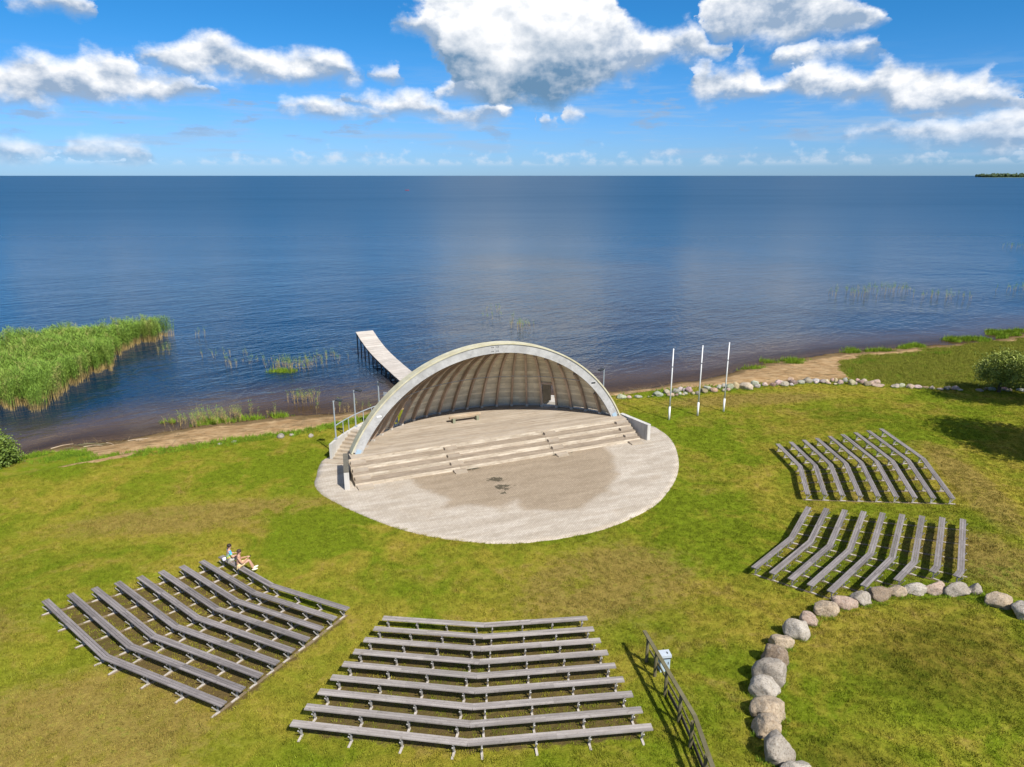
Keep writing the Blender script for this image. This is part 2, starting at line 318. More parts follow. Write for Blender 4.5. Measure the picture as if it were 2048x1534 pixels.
PLAZA = smooth_poly([(-11.5,38.6),(-11.3,37.4),(-10.6,36.2),(-9.3,34.9),(-7.4,33.35),(-5.6,32.1),(-3.5,31.15),(-1.5,30.75),(.4,30.7),(2.3,31.1),(4.4,32.0),(6.1,33.2),(7.7,34.8),(9.2,37.4),(10.1,39.9),(10.55,42.4),(10.65,44.6),(10.3,46.3),(9.4,47.6),(5,49),(-8,45),(-11.4,41.6),(-11.75,40.3)])

# ------------------------------------------------------------------ materials
def grass_group():
    g = bpy.data.node_groups.new('grass_colour', 'ShaderNodeTree')
    g.interface.new_socket('P', in_out='INPUT', socket_type='NodeSocketVector')
    g.interface.new_socket('C', in_out='OUTPUT', socket_type='NodeSocketColor')
    t = NT(g); gi = t.new('NodeGroupInput'); go = t.new('NodeGroupOutput'); p = gi.outputs[0]
    fl = t.vec('MULTIPLY', p, (1, 1, .2))
    big = t.noise(fl, .13, 4, .55, .6); mid = t.noise(fl, .55, 5, .6, .8); sm = t.noise(fl, 2.6, 5, .62); tiny = t.noise(fl, 11, 3, .6)
    dry = t.ramp(t.math('ADD', t.math('MULTIPLY', big, .7), t.math('MULTIPLY', mid, .6)), .50, .82)
    def zone(cx, cy, rx, ry, ang=0):
        q = t.vec('SUBTRACT', fl, (cx, cy, 0)); 
        if ang: 
            r_ = t.new('ShaderNodeVectorRotate'); r_.rotation_type = 'Z_AXIS'; t.l.new(q, r_.inputs['Vector']); r_.inputs['Angle'].default_value = -R_(ang); q = r_.outputs[0]
        q = t.vec('MULTIPLY', q, (1 / rx, 1 / ry, 0)); return t.ramp(t.math('ADD', t.vec('LENGTH', q, out=1), t.math('MULTIPLY', t.math('SUBTRACT', mid, .5), 1.4)), 1.15, .35)
    zd = None
    for z in [(-13.5, 17.5, 6, 4, 20), (-21, 22, 3.5, 3, 0), (4.5, 27.5, 6, 3.5, 30), (-16, 33.5, 9, 2.2, 12), (25.2, 36, 1.6, 8, -12), (18.5, 53.5, 9, 2.0, 10), (20.8, 28, 3, 4, 30), (-3, 13.5, 6, 2, 0)]:
        v = zone(*z); zd = v if zd is None else t.math('MAXIMUM', zd, v)
    zg = None
    for z in [(9.8, 31.5, 4.2, 7, 25), (-9.5, 32.2, 5, 2.6, -38), (11.8, 18.5, 4, 2.6, 0), (13, 44, 2.5, 5, 30), (-14.5, 40, 4.5, 3, 20), (27, 46, 6, 4, 0)]:
        v = zone(*z); zg = v if zg is None else t.math('MAXIMUM', zg, v)
    dry = t.math('ADD', dry, t.math('SUBTRACT', t.math('MULTIPLY', zd, .55), t.math('MULTIPLY', zg, .6)), clamp=True)
    c = t.mix(dry, (.128, .170, .007), (.272, .222, .028))
    straw = t.math('MULTIPLY', t.ramp(t.math('ADD', t.math('ADD', mid, t.math('MULTIPLY', sm, .8)), t.math('SUBTRACT', t.math('MULTIPLY', zd, .34), t.math('MULTIPLY', zg, .2))), .92, 1.22), .7)
    c = t.mix(straw, c, (.218, .148, .048))
    clover = t.ramp(t.math('ADD', t.math('MULTIPLY', sm, .8), t.math('MULTIPLY', t.math('SUBTRACT', 1, big), .6)), .76, .98)
    c = t.mix(t.math('MULTIPLY', clover, .6), c, (.092, .162, .007))
    c = t.mix(t.math('MULTIPLY', t.ramp(tiny, .35, .75), .35), c, t.mix(.5, c, (.27, .25, .045)))
    v = t.math('ADD', .72, t.math('MULTIPLY', t.ramp(t.math('ADD', t.math('MULTIPLY', sm, .6), t.math('MULTIPLY', tiny, .5)), .3, .8), .52))
    c = t.mix(1, c, t.vec('SCALE', (1, 1, 1), v), 'MULTIPLY')
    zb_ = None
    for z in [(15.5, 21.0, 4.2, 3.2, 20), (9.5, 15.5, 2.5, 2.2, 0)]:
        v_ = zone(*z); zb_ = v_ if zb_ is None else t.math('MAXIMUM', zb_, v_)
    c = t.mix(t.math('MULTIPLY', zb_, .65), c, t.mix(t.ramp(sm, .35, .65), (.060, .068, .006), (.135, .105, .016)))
    t.l.new(c, go.inputs[0]); return g
GRASS = grass_group()
def grasscol(t, p):
    n = t.new('ShaderNodeGroup'); n.node_tree = GRASS; t.l.new(p, n.inputs[0]); return n.outputs[0]

def mk_ground():
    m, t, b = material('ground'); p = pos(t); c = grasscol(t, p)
    n1 = t.noise(p, 1.1, 5, .6); n2 = t.noise(p, 7, 4, .6); n3 = t.noise(p, 30, 3, .6)
    lush = t.ramp(t.math('ADD', t.attr('lush'), t.math('MULTIPLY', t.math('SUBTRACT', n1, .5), .9)), .35, .65)
    c = t.mix(t.math('MULTIPLY', lush, .85), c, t.mix(n2, (.035, .085, .005), (.085, .15, .010)))
    mead = t.ramp(t.math('ADD', t.attr('meadow'), t.math('MULTIPLY', t.math('SUBTRACT', n1, .5), .5)), .35, .65)
    mc = t.mix(t.ramp(n1, .35, .65), (.135, .150, .013), (.095, .150, .011))
    mc = t.mix(t.math('MULTIPLY', t.ramp(t.noise(t.vec('MULTIPLY', p, (.4, 1, 1)), .55, 4), .5, .7), .5), mc, (.19, .13, .035))
    c = t.mix(mead, c, mc)
    soil = t.ramp(t.math('ADD', t.math('MULTIPLY', t.attr('soil'), .8), t.math('MULTIPLY', t.math('SUBTRACT', t.noise(p, 3.2, 5, .7), .5), 1.6)), .32, .70)
    c = t.mix(t.math('MULTIPLY', soil, .9), c, t.mix(n2, (.066, .044, .019), (.125, .085, .038)))
    sand = t.ramp(t.math('ADD', t.attr('sand'), t.math('MULTIPLY', t.math('SUBTRACT', n1, .5), .8)), .38, .62)
    sc = t.mix(t.ramp(n1, .35, .7), (.33, .205, .095), (.46, .315, .165))
    litter = t.ramp(t.math('ADD', t.noise(t.vec('MULTIPLY', p, (.6, 1.6, 1)), 1.6, 6, .7), t.math('MULTIPLY', t.attr('wrack'), .45)), .46, .66)
    sc = t.mix(t.math('MULTIPLY', litter, .8), sc, t.mix(n2, (.085, .058, .026), (.17, .118, .052)))
    c = t.mix(sand, c, sc)
    wet = t.attr('wet')
    c = t.mix(wet, c, t.mix(1, c, (.42, .36, .30), 'MULTIPLY'))
    t.l.new(c, b.inputs['Base Color']); b.inputs['Roughness'].default_value = .9; b.inputs['Specular IOR Level'].default_value = .04
    bump(t, b, t.math('ADD', n2, t.math('MULTIPLY', n3, .6)), .8, .06)
    return m
M_ground = mk_ground()

def mk_blade(name, c0, c1, follow=.0, tip=None):
    m, t, b = material(name); p = pos(t)
    n = t.noise(p, 1.4, 3); r = orand(t)
    c = t.mix(n, c0, c1)
    if follow > 0: c = t.mix(follow, c, grasscol(t, p))
    c = t.mix(1, c, t.vec('SCALE', (1, 1, 1), t.math('ADD', .75, t.math('MULTIPLY', t.math('FRACT', t.math('MULTIPLY', r, 37.7)), .55))), 'MULTIPLY')
    t.l.new(c, b.inputs['Base Color']); b.inputs['Roughness'].default_value = .7; b.inputs['Specular IOR Level'].default_value = .08
    return m
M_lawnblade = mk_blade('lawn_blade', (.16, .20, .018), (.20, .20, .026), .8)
M_lush = mk_blade('lush_blade', (.10, .185, .012), (.19, .27, .022))
M_meadow = mk_blade('meadow_blade', (.13, .165, .014), (.22, .20, .036))

def mk_reed():
    m, t, b = material('reed'); p = pos(t)
    s = t.new('ShaderNodeSeparateXYZ'); t.l.new(p, s.inputs[0])
    n = t.noise(p, .8, 4); r = orand(t)
    g = t.mix(n, (.115, .205, .022), (.205, .31, .040))
    g = t.mix(t.math('MULTIPLY', t.ramp(t.noise(p, .35, 3), .5, .72), .3), g, (.30, .27, .07))
    g = t.mix(t.math('MULTIPLY', t.math('GREATER_THAN', t.math('FRACT', t.math('MULTIPLY', r, 91.3)), .92), .6), g, (.36, .28, .11))
    c = t.mix(t.ramp(t.math('ADD', s.outputs[2], t.math('MULTIPLY', r, .5)), .1, -.35), g, (.42, .30, .11))
    t.l.new(c, b.inputs['Base Color']); b.inputs['Roughness'].default_value = .6
    return m
M_reed = mk_reed()

def mk_wood(name, ca, cb, cd, scale=1.0, streak=(.35, 6, 6), axis='obj', rv=.35, pale=None, tone=False):
    m, t, b = material(name)
    p = objco(t) if axis == 'obj' else pos(t)
    r = orand(t)
    off = t.new('ShaderNodeCombineXYZ'); 
    for i in range(3): t.l.new(t.math('MULTIPLY', r, 31.0 + 7 * i), off.inputs[i])
    wp = t.vec('ADD', pos(t), off.outputs[0])
    n1 = t.noise(wp, 1.1 * scale, 4, .6); n2 = t.noise(t.vec('MULTIPLY', wp, streak), 5 * scale, 5, .65)
    n3 = t.noise(wp, 26 * scale, 3, .6)
    c = t.mix(t.ramp(n1, .3, .7), ca, cb)
    c = t.mix(t.math('MULTIPLY', t.ramp(n2, .52, .78), .75), c, cd)
    if pale: c = t.mix(t.math('MULTIPLY', t.ramp(t.noise(t.vec('MULTIPLY', wp, (.35, .35, 1)), 2.2, 4, .6), .47, .62), .85), c, pale)
    c = t.mix(1, c, t.vec('SCALE', (1, 1, 1), t.math('ADD', 1 - rv / 2, t.math('MULTIPLY', r, rv))), 'MULTIPLY')
    if tone: c = t.mix(1, c, t.vec('SCALE', (1, 1, 1), t.math('ADD', .72, t.math('MULTIPLY', t.attr('tone'), .36))), 'MULTIPLY')
    t.l.new(c, b.inputs['Base Color']); b.inputs['Roughness'].default_value = .85; b.inputs['Specular IOR Level'].default_value = .2
    bump(t, b, t.math('ADD', n2, t.math('MULTIPLY', n3, .4)), .35, .01)
    return m
M_bench = mk_wood('weathered_bench_wood', (.160, .141, .133), (.222, .198, .188), (.090, .076, .068), streak=(1.2, 1.2, 1.2), rv=.45)
M_benchm = mk_wood('pale_bench_wood', (.240, .212, .190), (.312, .280, .255), (.150, .126, .106), streak=(1.2, 1.2, 1.2), rv=.40)
M_deck = mk_wood('jetty_wood', (.40, .355, .305), (.50, .455, .40), (.29, .245, .20), rv=.3)
M_floor = mk_wood('stage_floor_wood', (.305, .248, .185), (.39, .33, .26), (.18, .13, .086), scale=.5, streak=(.25, 1.6, 1), rv=.22)
M_terr = mk_wood('terrace_wood', (.37, .305, .225), (.46, .39, .30), (.19, .145, .10), scale=.8, streak=(.6, 2, 2), rv=.22, pale=(.56, .49, .385))
M_tread = mk_wood('terrace_tread_wood', (.225, .178, .130), (.315, .255, .192), (.13, .098, .068), scale=.8, streak=(.6, 2, 2), rv=.18)
M_panel = mk_wood('shell_lining_wood', (.58, .51, .37), (.70, .62, .46), (.29, .23, .145), scale=1.2, streak=(.8, .8, 7), rv=.12, tone=True)
M_rib = mk_wood('rib_wood', (.35, .255, .18), (.45, .345, .26), (.19, .13, .085), scale=1.2, rv=.25)
M_arch = mk_wood('arch_wood', (.32, .315, .305), (.43, .425, .41), (.19, .18, .165), scale=1.6, streak=(.6, 1, 1.2), rv=.04)
M_rim = mk_wood('lichen_rim', (.42, .38, .25), (.52, .49, .36), (.28, .25, .15), scale=1.5, rv=.05)
M_fence = mk_wood('mossy_fence_wood', (.105, .090, .044), (.155, .138, .078), (.062, .064, .018), rv=.25)
M_pile = mk_wood('dark_pile_wood', (.050, .042, .034), (.085, .072, .058), (.030, .025, .02), rv=.3)
M_log = mk_wood('log_wood', (.38, .28, .18), (.46, .37, .26), (.22, .15, .09), rv=.2)
M_legblock = mk_wood('mossy_block', (.19, .20, .13), (.27, .27, .19), (.10, .11, .06), rv=.1)

def mk_concrete(name, ca, cb, cd, scale=1., st=.5):
    m, t, b = material(name); p = pos(t)
    n1 = t.noise(p, .7 * scale, 5, .6); n2 = t.noise(t.vec('MULTIPLY', p, (2.2, 2.2, .25)), 1.8 * scale, 5, .65); n3 = t.noise(p, 22 * scale, 3)
    c = t.mix(t.ramp(n1, .3, .7), ca, cb); c = t.mix(t.math('MULTIPLY', t.ramp(n2, .52, .75), st), c, cd)
    c = t.mix(t.math('MULTIPLY', n3, .25), c, cd)
    t.l.new(c, b.inputs['Base Color']); bump(t, b, n3, .3, .01)
    return m
M_conc = mk_concrete('concrete', (.44, .40, .345), (.52, .485, .43), (.28, .235, .185))
M_wallc = mk_concrete('stained_concrete', (.46, .445, .41), (.56, .54, .50), (.255, .225, .185), 1.3, .75)
M_stepc = mk_concrete('step_concrete', (.335, .275, .205), (.42, .36, .28), (.22, .165, .11), 1.2, .6)
M_strip = mk_concrete('sleeper_concrete', (.175, .128, .072), (.235, .18, .11), (.11, .08, .042), 2., .6)
M_foot = mk_concrete('painted_foot', (.42, .378, .335), (.51, .465, .42), (.29, .235, .18), 3., .4)
M_darkcap = mk_concrete('lichen_dark_top', (.075, .066, .050), (.12, .105, .08), (.25, .24, .18), 3., .5)

def mk_rock(name, fleck=1.):
    m, t, b = material(name); p = objco(t); r = orand(t)
    off = t.new('ShaderNodeCombineXYZ')
    for i in range(3): t.l.new(t.math('MULTIPLY', r, 50. + 11 * i), off.inputs[i])
    q = t.vec('ADD', pos(t), off.outputs[0])
    n1 = t.noise(q, 2.2, 5, .65); n2 = t.noise(q, 9, 4, .65); n3 = t.noise(q, 40, 2)
    c = t.mix(t.ramp(n1, .25, .75), t.mix(1, ocolor(t), (.72, .70, .68), 'MULTIPLY'), ocolor(t))
    c = t.mix(t.math('MULTIPLY', t.ramp(n2, .5, .72), .40 * fleck), c, (.50, .46, .40))
    c = t.mix(t.math('MULTIPLY', t.ramp(t.noise(q, 5, 5, .7), .56, .70), .5 * fleck), c, (.13, .115, .095))
    c = t.mix(t.ramp(t.noise(q, 16, 4, .7), .45, .7), c, t.mix(1, c, (.52, .49, .45), 'MULTIPLY'))
    c = t.mix(t.math('MULTIPLY', n3, .4), c, t.mix(1, c, (.55, .53, .5), 'MULTIPLY'))
    t.l.new(c, b.inputs['Base Color']); b.inputs['Roughness'].default_value = .9
    bump(t, b, t.math('ADD', t.noise(q, 6, 6, .7), t.math('MULTIPLY', n3, .4)), .9, .08)
    return m
M_rock = mk_rock('granite')

def mk_flat(name, c, rough=.5, metal=0., var=.12, scale=3):
    m, t, b = material(name); p = pos(t); n = t.noise(p, scale, 5, .6)
    t.l.new(t.mix(n, [x * (1 - var) for x in c], [min(1, x * (1 + var)) for x in c]), b.inputs['Base Color'])
    b.inputs['Roughness'].default_value = rough; b.inputs['Metallic'].default_value = metal
    return m
M_galv = mk_flat('galvanised_steel', (.36, .40, .43), .45, .3)
M_dark = mk_flat('dark_lamp_housing', (.03, .032, .035), .5)
M_glass = mk_flat('lamp_glass', (.35, .38, .40), .15)
M_white = mk_flat('white_pole_paint', (.74, .735, .72), .4)
M_shoe = mk_flat('blue_grey_steel', (.30, .40, .48), .5)
M_steelleg = mk_flat('pale_leg_steel', (.36, .345, .325), .5, .2)
M_boxb = mk_flat('cabinet_blue_grey', (.36, .45, .52), .45)
M_boxt = mk_flat('cabinet_white', (.42, .46, .50), .45)
M_door = mk_wood('door_wood', (.028, .022, .014), (.045, .035, .024), (.016, .013, .009), rv=.1)
M_doorg = mk_wood('grey_door_wood', (.24, .27, .29), (.32, .34, .36), (.17, .18, .19), rv=.1)
M_skin = mk_flat('skin', (.50, .29, .20), .55, var=.06)
M_hair = mk_flat('dark_hair', (.030, .018, .013), .5)
M_hair2 = mk_flat('brown_hair', (.055, .032, .020), .5)
M_peach = mk_flat('peach_top', (.42, .235, .15), .8, var=.08)
M_cream = mk_flat('cream_shorts', (.66, .50, .27), .8)
M_greys = mk_flat('grey_shorts', (.42, .40, .34), .8)
M_shoew = mk_flat('pale_shoe', (.70, .66, .50), .6)
M_bagw = mk_flat('white_bag', (.72, .70, .76), .7)
M_phone = mk_flat('phone_dark', (.02, .02, .025), .2)
M_red = mk_flat('red_boat', (.40, .03, .035), .4)
def mk_tiedye():
    m, t, b = material('tie_dye_shirt'); p = objco(t)
    n = t.noise(p, 7, 3, .5, 1.0); s = t.new('ShaderNodeSeparateXYZ'); t.l.new(p, s.inputs[0])
    h = t.math('ADD', s.outputs[2], t.math('MULTIPLY', t.math('SUBTRACT', n, .5), .5))
    c = t.mix(t.ramp(h, .26, .36), (.62, .68, .05), (.22, .62, .45)); c = t.mix(t.ramp(h, .36, .46), c, (.08, .36, .78))
    c = t.mix(t.ramp(n, .6, .68), c, (.72, .85, .80))
    t.l.new(c, b.inputs['Base Color']); return m
M_tie = mk_tiedye()

def mk_plaza():
    m, t, b = material('plaza_pavers'); p = pos(t)
    rot = t.new('ShaderNodeVectorRotate'); rot.rotation_type = 'Z_AXIS'; t.l.new(p, rot.inputs['Vector']); rot.inputs['Angle'].default_value = R_(-66)
    br = t.new('ShaderNodeTexBrick'); t.l.new(rot.outputs[0], br.inputs['Vector'])
    br.inputs['Scale'].default_value = 1.0; br.inputs['Brick Width'].default_value = .21; br.inputs['Row Height'].default_value = .105; br.inputs['Mortar Size'].default_value = .009
    br.inputs['Color1'].default_value = (.80, .80, .80, 1); br.inputs['Color2'].default_value = (1, 1, 1, 1); br.inputs['Mortar'].default_value = (.55, .52, .48, 1)
    wp = t.vec('MULTIPLY', p, (.55, 1.6, 1))
    rot2 = t.new('ShaderNodeVectorRotate'); rot2.rotation_type = 'Z_AXIS'; t.l.new(p, rot2.inputs['Vector']); rot2.inputs['Angle'].default_value = R_(-20)
    sv = t.vec('MULTIPLY', rot2.outputs[0], (.35, 1.5, 1))
    n1 = t.noise(p, .45, 5, .6, .5); n2 = t.noise(sv, 1.1, 6, .65, .3); n3 = t.noise(p, 12, 4, .65)
    clean = t.mix(t.ramp(n2, .35, .68), (.40, .342, .268), (.53, .468, .39))
    clean = t.mix(t.math('MULTIPLY', t.ramp(n1, .5, .75), .5), clean, (.40, .325, .235))
    dirty = t.mix(t.ramp(n2, .3, .7), (.285, .222, .152), (.36, .288, .205))
    f = t.ramp(t.math('ADD', t.attr('stain'), t.math('ADD', t.math('MULTIPLY', t.math('SUBTRACT', n2, .5), 1.5), t.math('MULTIPLY', t.math('SUBTRACT', n3, .5), .6))), .30, .72)
    c = t.mix(f, clean, dirty)
    spot = t.ramp(t.math('ADD', t.attr('spot'), t.math('MULTIPLY', t.math('SUBTRACT', t.noise(p, 3.5, 5, .7), .5), 2.6)), .62, .85)
    c = t.mix(t.math('MULTIPLY', spot, .85), c, (.05, .044, .026))
    c = t.mix(.75, c, t.mix(1, c, br.outputs['Color'], 'MULTIPLY'))
    c = t.mix(t.math('MULTIPLY', n3, .3), c, t.mix(1, c, (.72, .70, .66), 'MULTIPLY'))
    t.l.new(c, b.inputs['Base Color']); b.inputs['Roughness'].default_value = .9
    bump(t, b, t.math('ADD', br.outputs['Fac'], t.math('MULTIPLY', n3, -.3)), -.35, .008)
    return m
M_plaza = mk_plaza()

def mk_water():
    m, t, b = material('lake_water'); p = pos(t)
    dep = t.attr('depth')
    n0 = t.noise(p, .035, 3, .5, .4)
    c = t.mix(t.ramp(t.math('ADD', dep, t.math('MULTIPLY', t.math('SUBTRACT', n0, .5), .9)), .25, 2.2), (.085, .053, .024), t.mix(t.math('MULTIPLY', t.ramp(t.math('ADD', t.vec('LENGTH', t.vec('MULTIPLY', t.vec('SUBTRACT', p, (28, 110, 0)), (1 / 55, 1 / 70, 0)), out=1), t.math('MULTIPLY', t.math('SUBTRACT', n0, .5), 1.6)), 1.15, .3), .65), t.mix(t.ramp(t.math('LOGARITHM', t.math('MAXIMUM', t.vec('DOT_PRODUCT', p, (0, 1, 0), out=1), 30.), 10), 1.85, 2.6), (.004, .020, .043), (.004, .052, .115)), (.052, .048, .046)))  # grey-brown zone in mid-lake: cloud reflection and sediment put into the base colour
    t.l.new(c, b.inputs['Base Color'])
    b.inputs['IOR'].default_value = 1.333; t.put(b.inputs['Specular IOR Level'], t.math('SUBTRACT', .46, t.math('MULTIPLY', t.ramp(t.noise(t.vec('MULTIPLY', p, (.25, 1, 1)), .012, 4, .55, .5), .35, .7), .20)))
    t.put(b.inputs['Alpha'], t.math('ADD', .45, t.math('MULTIPLY', t.ramp(dep, .02, .75), .55)))
    rt = t.new('ShaderNodeVectorRotate'); rt.rotation_type = 'Z_AXIS'; t.l.new(p, rt.inputs['Vector']); rt.inputs['Angle'].default_value = R_(-38)
    v1 = t.vec('MULTIPLY', rt.outputs[0], (.42, 1.0, 1)); v2 = t.vec('MULTIPLY', rt.outputs[0], (.6, 1.0, 1))
    w1 = t.noise(v1, .62, 3, .5, .5); w2 = t.noise(v2, 2.1, 3, .5, .4); w3 = t.noise(p, .14, 2, .5)
    gust = t.ramp(t.noise(t.vec('MULTIPLY', p, (.5, 1, 1)), .028, 3, .5, .6), .3, .7)
    h = t.math('ADD', t.math('MULTIPLY', w1, 1.0), t.math('MULTIPLY', w2, .46)); h = t.math('ADD', h, t.math('MULTIPLY', w3, .9))
    h = t.math('MULTIPLY', h, t.math('ADD', .55, t.math('MULTIPLY', gust, .75)))
    h = t.math('MULTIPLY', h, t.math('ADD', .12, t.math('MULTIPLY', t.ramp(dep, 0.0, 1.4), .88)))
    bump(t, b, h, .55, .22)
    sp = t.new('ShaderNodeSeparateXYZ'); t.l.new(p, sp.inputs[0])
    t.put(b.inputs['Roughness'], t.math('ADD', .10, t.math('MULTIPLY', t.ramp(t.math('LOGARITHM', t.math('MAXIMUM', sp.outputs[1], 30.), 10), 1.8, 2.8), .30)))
    return m
M_water = mk_water()

# ------------------------------------------------------------------ ground sheet
def grid_mesh(xs, ys, zf, name, mat, attrs=None, keep=None):
    X, Y = np.meshgrid(xs, ys); zz = zf(X, Y); nx, ny = len(xs), len(ys)
    co = np.stack([X.ravel(), Y.ravel(), zz.ravel()], 1)
    i = (np.arange(ny - 1)[:, None] * nx + np.arange(nx - 1)[None]).ravel()
    q = np.stack([i, i + 1, i + nx + 1, i + nx], 1)
    if keep is not None:
        k = keep(X.ravel(), Y.ravel()); q = q[k[q].any(1)]
    me = bpy.data.meshes.new(name)
    me.vertices.add(len(co)); me.vertices.foreach_set('co', co.ravel().astype('f4'))
    me.loops.add(q.size); me.loops.foreach_set('vertex_index', q.ravel().astype('i4'))
    me.polygons.add(len(q)); me.polygons.foreach_set('loop_start', np.arange(0, q.size, 4, dtype='i4')); me.polygons.foreach_set('loop_total', np.full(len(q), 4, 'i4'))
    me.polygons.foreach_set('use_smooth', np.ones(len(q), bool))
    me.update(calc_edges=True)
    for k, v in (attrs(X, Y) if attrs else {}).items():
        a = me.attributes.new(k, 'FLOAT', 'POINT'); a.data.foreach_set('value', v.ravel().astype('f4'))
    me.materials.append(mat)
    return link(name, me)
def soilmask(x, y):
    s = np.zeros(np.shape(x))
    for kk, h in HULLS.items():
        d = polydist(x, y, h); ins = inpoly(x, y, h); s = np.maximum(s, np.where(ins, ss(-.25, .3, d), ss(.25, 0, d) * .4) * (1 if kk in 'LM' else .55))
    return s
def ground_attrs(x, y):
    sy, ey, t = shore_t(x, y); lo = np.interp(x, SANDLOW[:, 0], SANDLOW[:, 1])
    wob = (fbm(x, y, .45, 5) - .5) * 2.4 + (fbm(x, y, .16, 15) - .5) * 5 * (x > 29) - 1.2 * (x > 30)
    sand = ss(-.5, .5, y + wob - lo) * (x > -36)
    sand = np.maximum(sand, np.where(y > sy - .3, 1, 0))
    # a sandy path out of the lawn at the left
    px = np.interp(x, [-29, -26, -24], [39.9, 40.9, 42.4]); sand = np.maximum(sand, ss(.9, .1, np.abs(y - px) + (fbm(x, y, 1.1, 19) - .35) * 1.2) * ss(-29.5, -27.5, x) * ss(-23, -24.5, x) * .9)
    lush = ss(1.5, .2, np.abs(y - lo + .5)) * (x < -10) * (x > -33)
    lush = np.maximum(lush, ss(3.2, 1.0, np.hypot(x + 30, (y - 43.2) * 1.3)))
    lush = np.maximum(lush, ss(1.0, .2, np.abs(y - ey - .3)) * (x > 8) * (x < 30) * .8)
    lush = np.maximum(lush, ss(.9, .2, np.abs(y - lo + .6)) * (x > 29) * .9)
    lush = np.maximum(lush, .9 * ss(.62, .72, fbm(x, y, .55, 41)) * (y > lo - .5) * (y < sy - .6) * (x < -8) * (x > -33))
    lush = lush * ss(.34, .58, fbm(x, y, .7, 17) + .12 * (x < 0))
    mead = ss(-.2, .6, y - ey) * ss(26, 31, x + (fbm(x, y, .5, 31) - .5) * 5) * (1 - sand)
    wet = ss(.9, -.1, sy - y + (fbm(x, y, .9, 9) - .5) * 1.6)
    wrack = ss(2.2, .3, sy - y) * (y < sy + .5)
    return dict(sand=sand, lush=lush, meadow=mead, wet=wet, wrack=wrack, soil=soilmask(x, y))
def ground_z(x, y):
    return zt(x, y) + (fbm(x, y, .5, 2) - .5) * .07 + (fbm(x, y, 2.2, 4) - .5) * .025 - .03 * inpoly(x, y, PLAZA)
far = [100, 140, 200, 300, 500, 900, 1500, 2600]
gx = np.concatenate([-np.array(far[::-1]), np.arange(-80, -48, 2.5), np.arange(-48, 62, .33), np.arange(62, 96, 2.5), far])
gy = np.concatenate([[-2600, -1200, -500, -200, -80, -30, -10, 0, 5], np.arange(9, 86, .33), [88, 92, 100, 120, 160, 220, 320, 500, 950]])
ground = grid_mesh(gx, gy, ground_z, 'ground', M_ground, ground_attrs, keep=lambda x, y: shore_t(x, y)[0] > y - 40)
tag(ground, kind='structure')
lx = np.concatenate([-np.array([60000, 25000, 10000, 5000, 2600, 1500, 900, 500, 300, 200, 140, 100]), np.arange(-80, 96, .8), [100, 140, 200, 300, 500, 900, 1500, 2600, 5000, 10000, 25000, 60000]])
ly = np.concatenate([np.arange(30, 110, .8), [115, 125, 150, 200, 300, 500, 900, 1500, 2600, 5000, 10000, 25000, 60000]])
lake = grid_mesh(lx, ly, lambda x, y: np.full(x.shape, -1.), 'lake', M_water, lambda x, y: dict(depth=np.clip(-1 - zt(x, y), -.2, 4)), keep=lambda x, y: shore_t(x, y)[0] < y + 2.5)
tag(lake, kind='structure')

# ------------------------------------------------------------------ plaza
STAIN = [(-6.3,38.6),(-5.0,36.7),(-3.2,35.4),(-3.8,34.3),(-2.5,34.7),(-.6,34.6),(.2,35.4),(.6,34.4),(2.2,34.1),(3.6,34.2),(4.2,35.1),(5.3,36.4),(6.1,38.8),(6.4,41.5),(5.9,43.6),(2,42.5),(-4,40)]
def plaza_attrs(x, y):
    d = polydist(x, y, STAIN); s = np.where(inpoly(x, y, STAIN), ss(-1., 1., d), ss(1., -1., d))
    sp = np.zeros(x.shape)
    for (a, b, r) in [(-.95, 38.15, .42), (-.78, 38.0, .25), (-.5, 37.05, .45), (-.48, 36.35, .26), (-3.8, 34.3, .1), (2.75, 42.0, .35), (3.6, 42.4, .3), (-2.4, 39.7, .4)]:
        sp = np.maximum(sp, ss(r * 1.5, r * .2, np.hypot((x - a) * .6, y - b)))
    return dict(stain=s, spot=sp)
pxs = np.arange(-12.2, 11.2, .2); pys = np.arange(30.2, 49.6, .2)
pm = MB(); pm.prism([(x, y) for x, y in PLAZA], -.12, .012)
plz = grid_mesh(pxs, pys, lambda x, y: np.full(x.shape, .03) + (fbm(x, y, .4, 3) - .5) * .02, 'plaza', M_plaza, plaza_attrs)
bm = bmesh.new(); bm.from_mesh(plz.data)                       # trim the sheet to the outline
n = len(PLAZA)
for i in range(n):
    pass
vin = inpoly(np.array([v.co.x for v in bm.verts]), np.array([v.co.y for v in bm.verts]), PLAZA)
bm.verts.ensure_lookup_table()
P2 = np.array(PLAZA)
bmesh.ops.delete(bm, geom=[v for v, k in zip(bm.verts, vin) if not k], context='VERTS')
for v in bm.verts:                                              # snap the border onto the outline
    if v.is_boundary:
        d = np.hypot(P2[:, 0] - v.co.x, P2[:, 1] - v.co.y); i = int(d.argmin()); best = None
        for j in (i - 1, i):
            a = P2[j % n]; b = P2[(j + 1) % n]; L = ((b - a) ** 2).sum() + 1e-9; u = min(1, max(0, float(((np.array([v.co.x, v.co.y]) - a) * (b - a)).sum() / L)))
            q = a + u * (b - a); dd = np.hypot(q[0] - v.co.x, q[1] - v.co.y)
            if best is None or dd < best[0]: best = (dd, q)
        v.co.x, v.co.y = best[1]
r = bmesh.ops.extrude_edge_only(bm, edges=[e for e in bm.edges if e.is_boundary])
for v in [g for g in r['geom'] if isinstance(g, bmesh.types.BMVert)]: v.co.z -= .15
bm.to_mesh(plz.data); bm.free(); tag(plz, kind='structure')

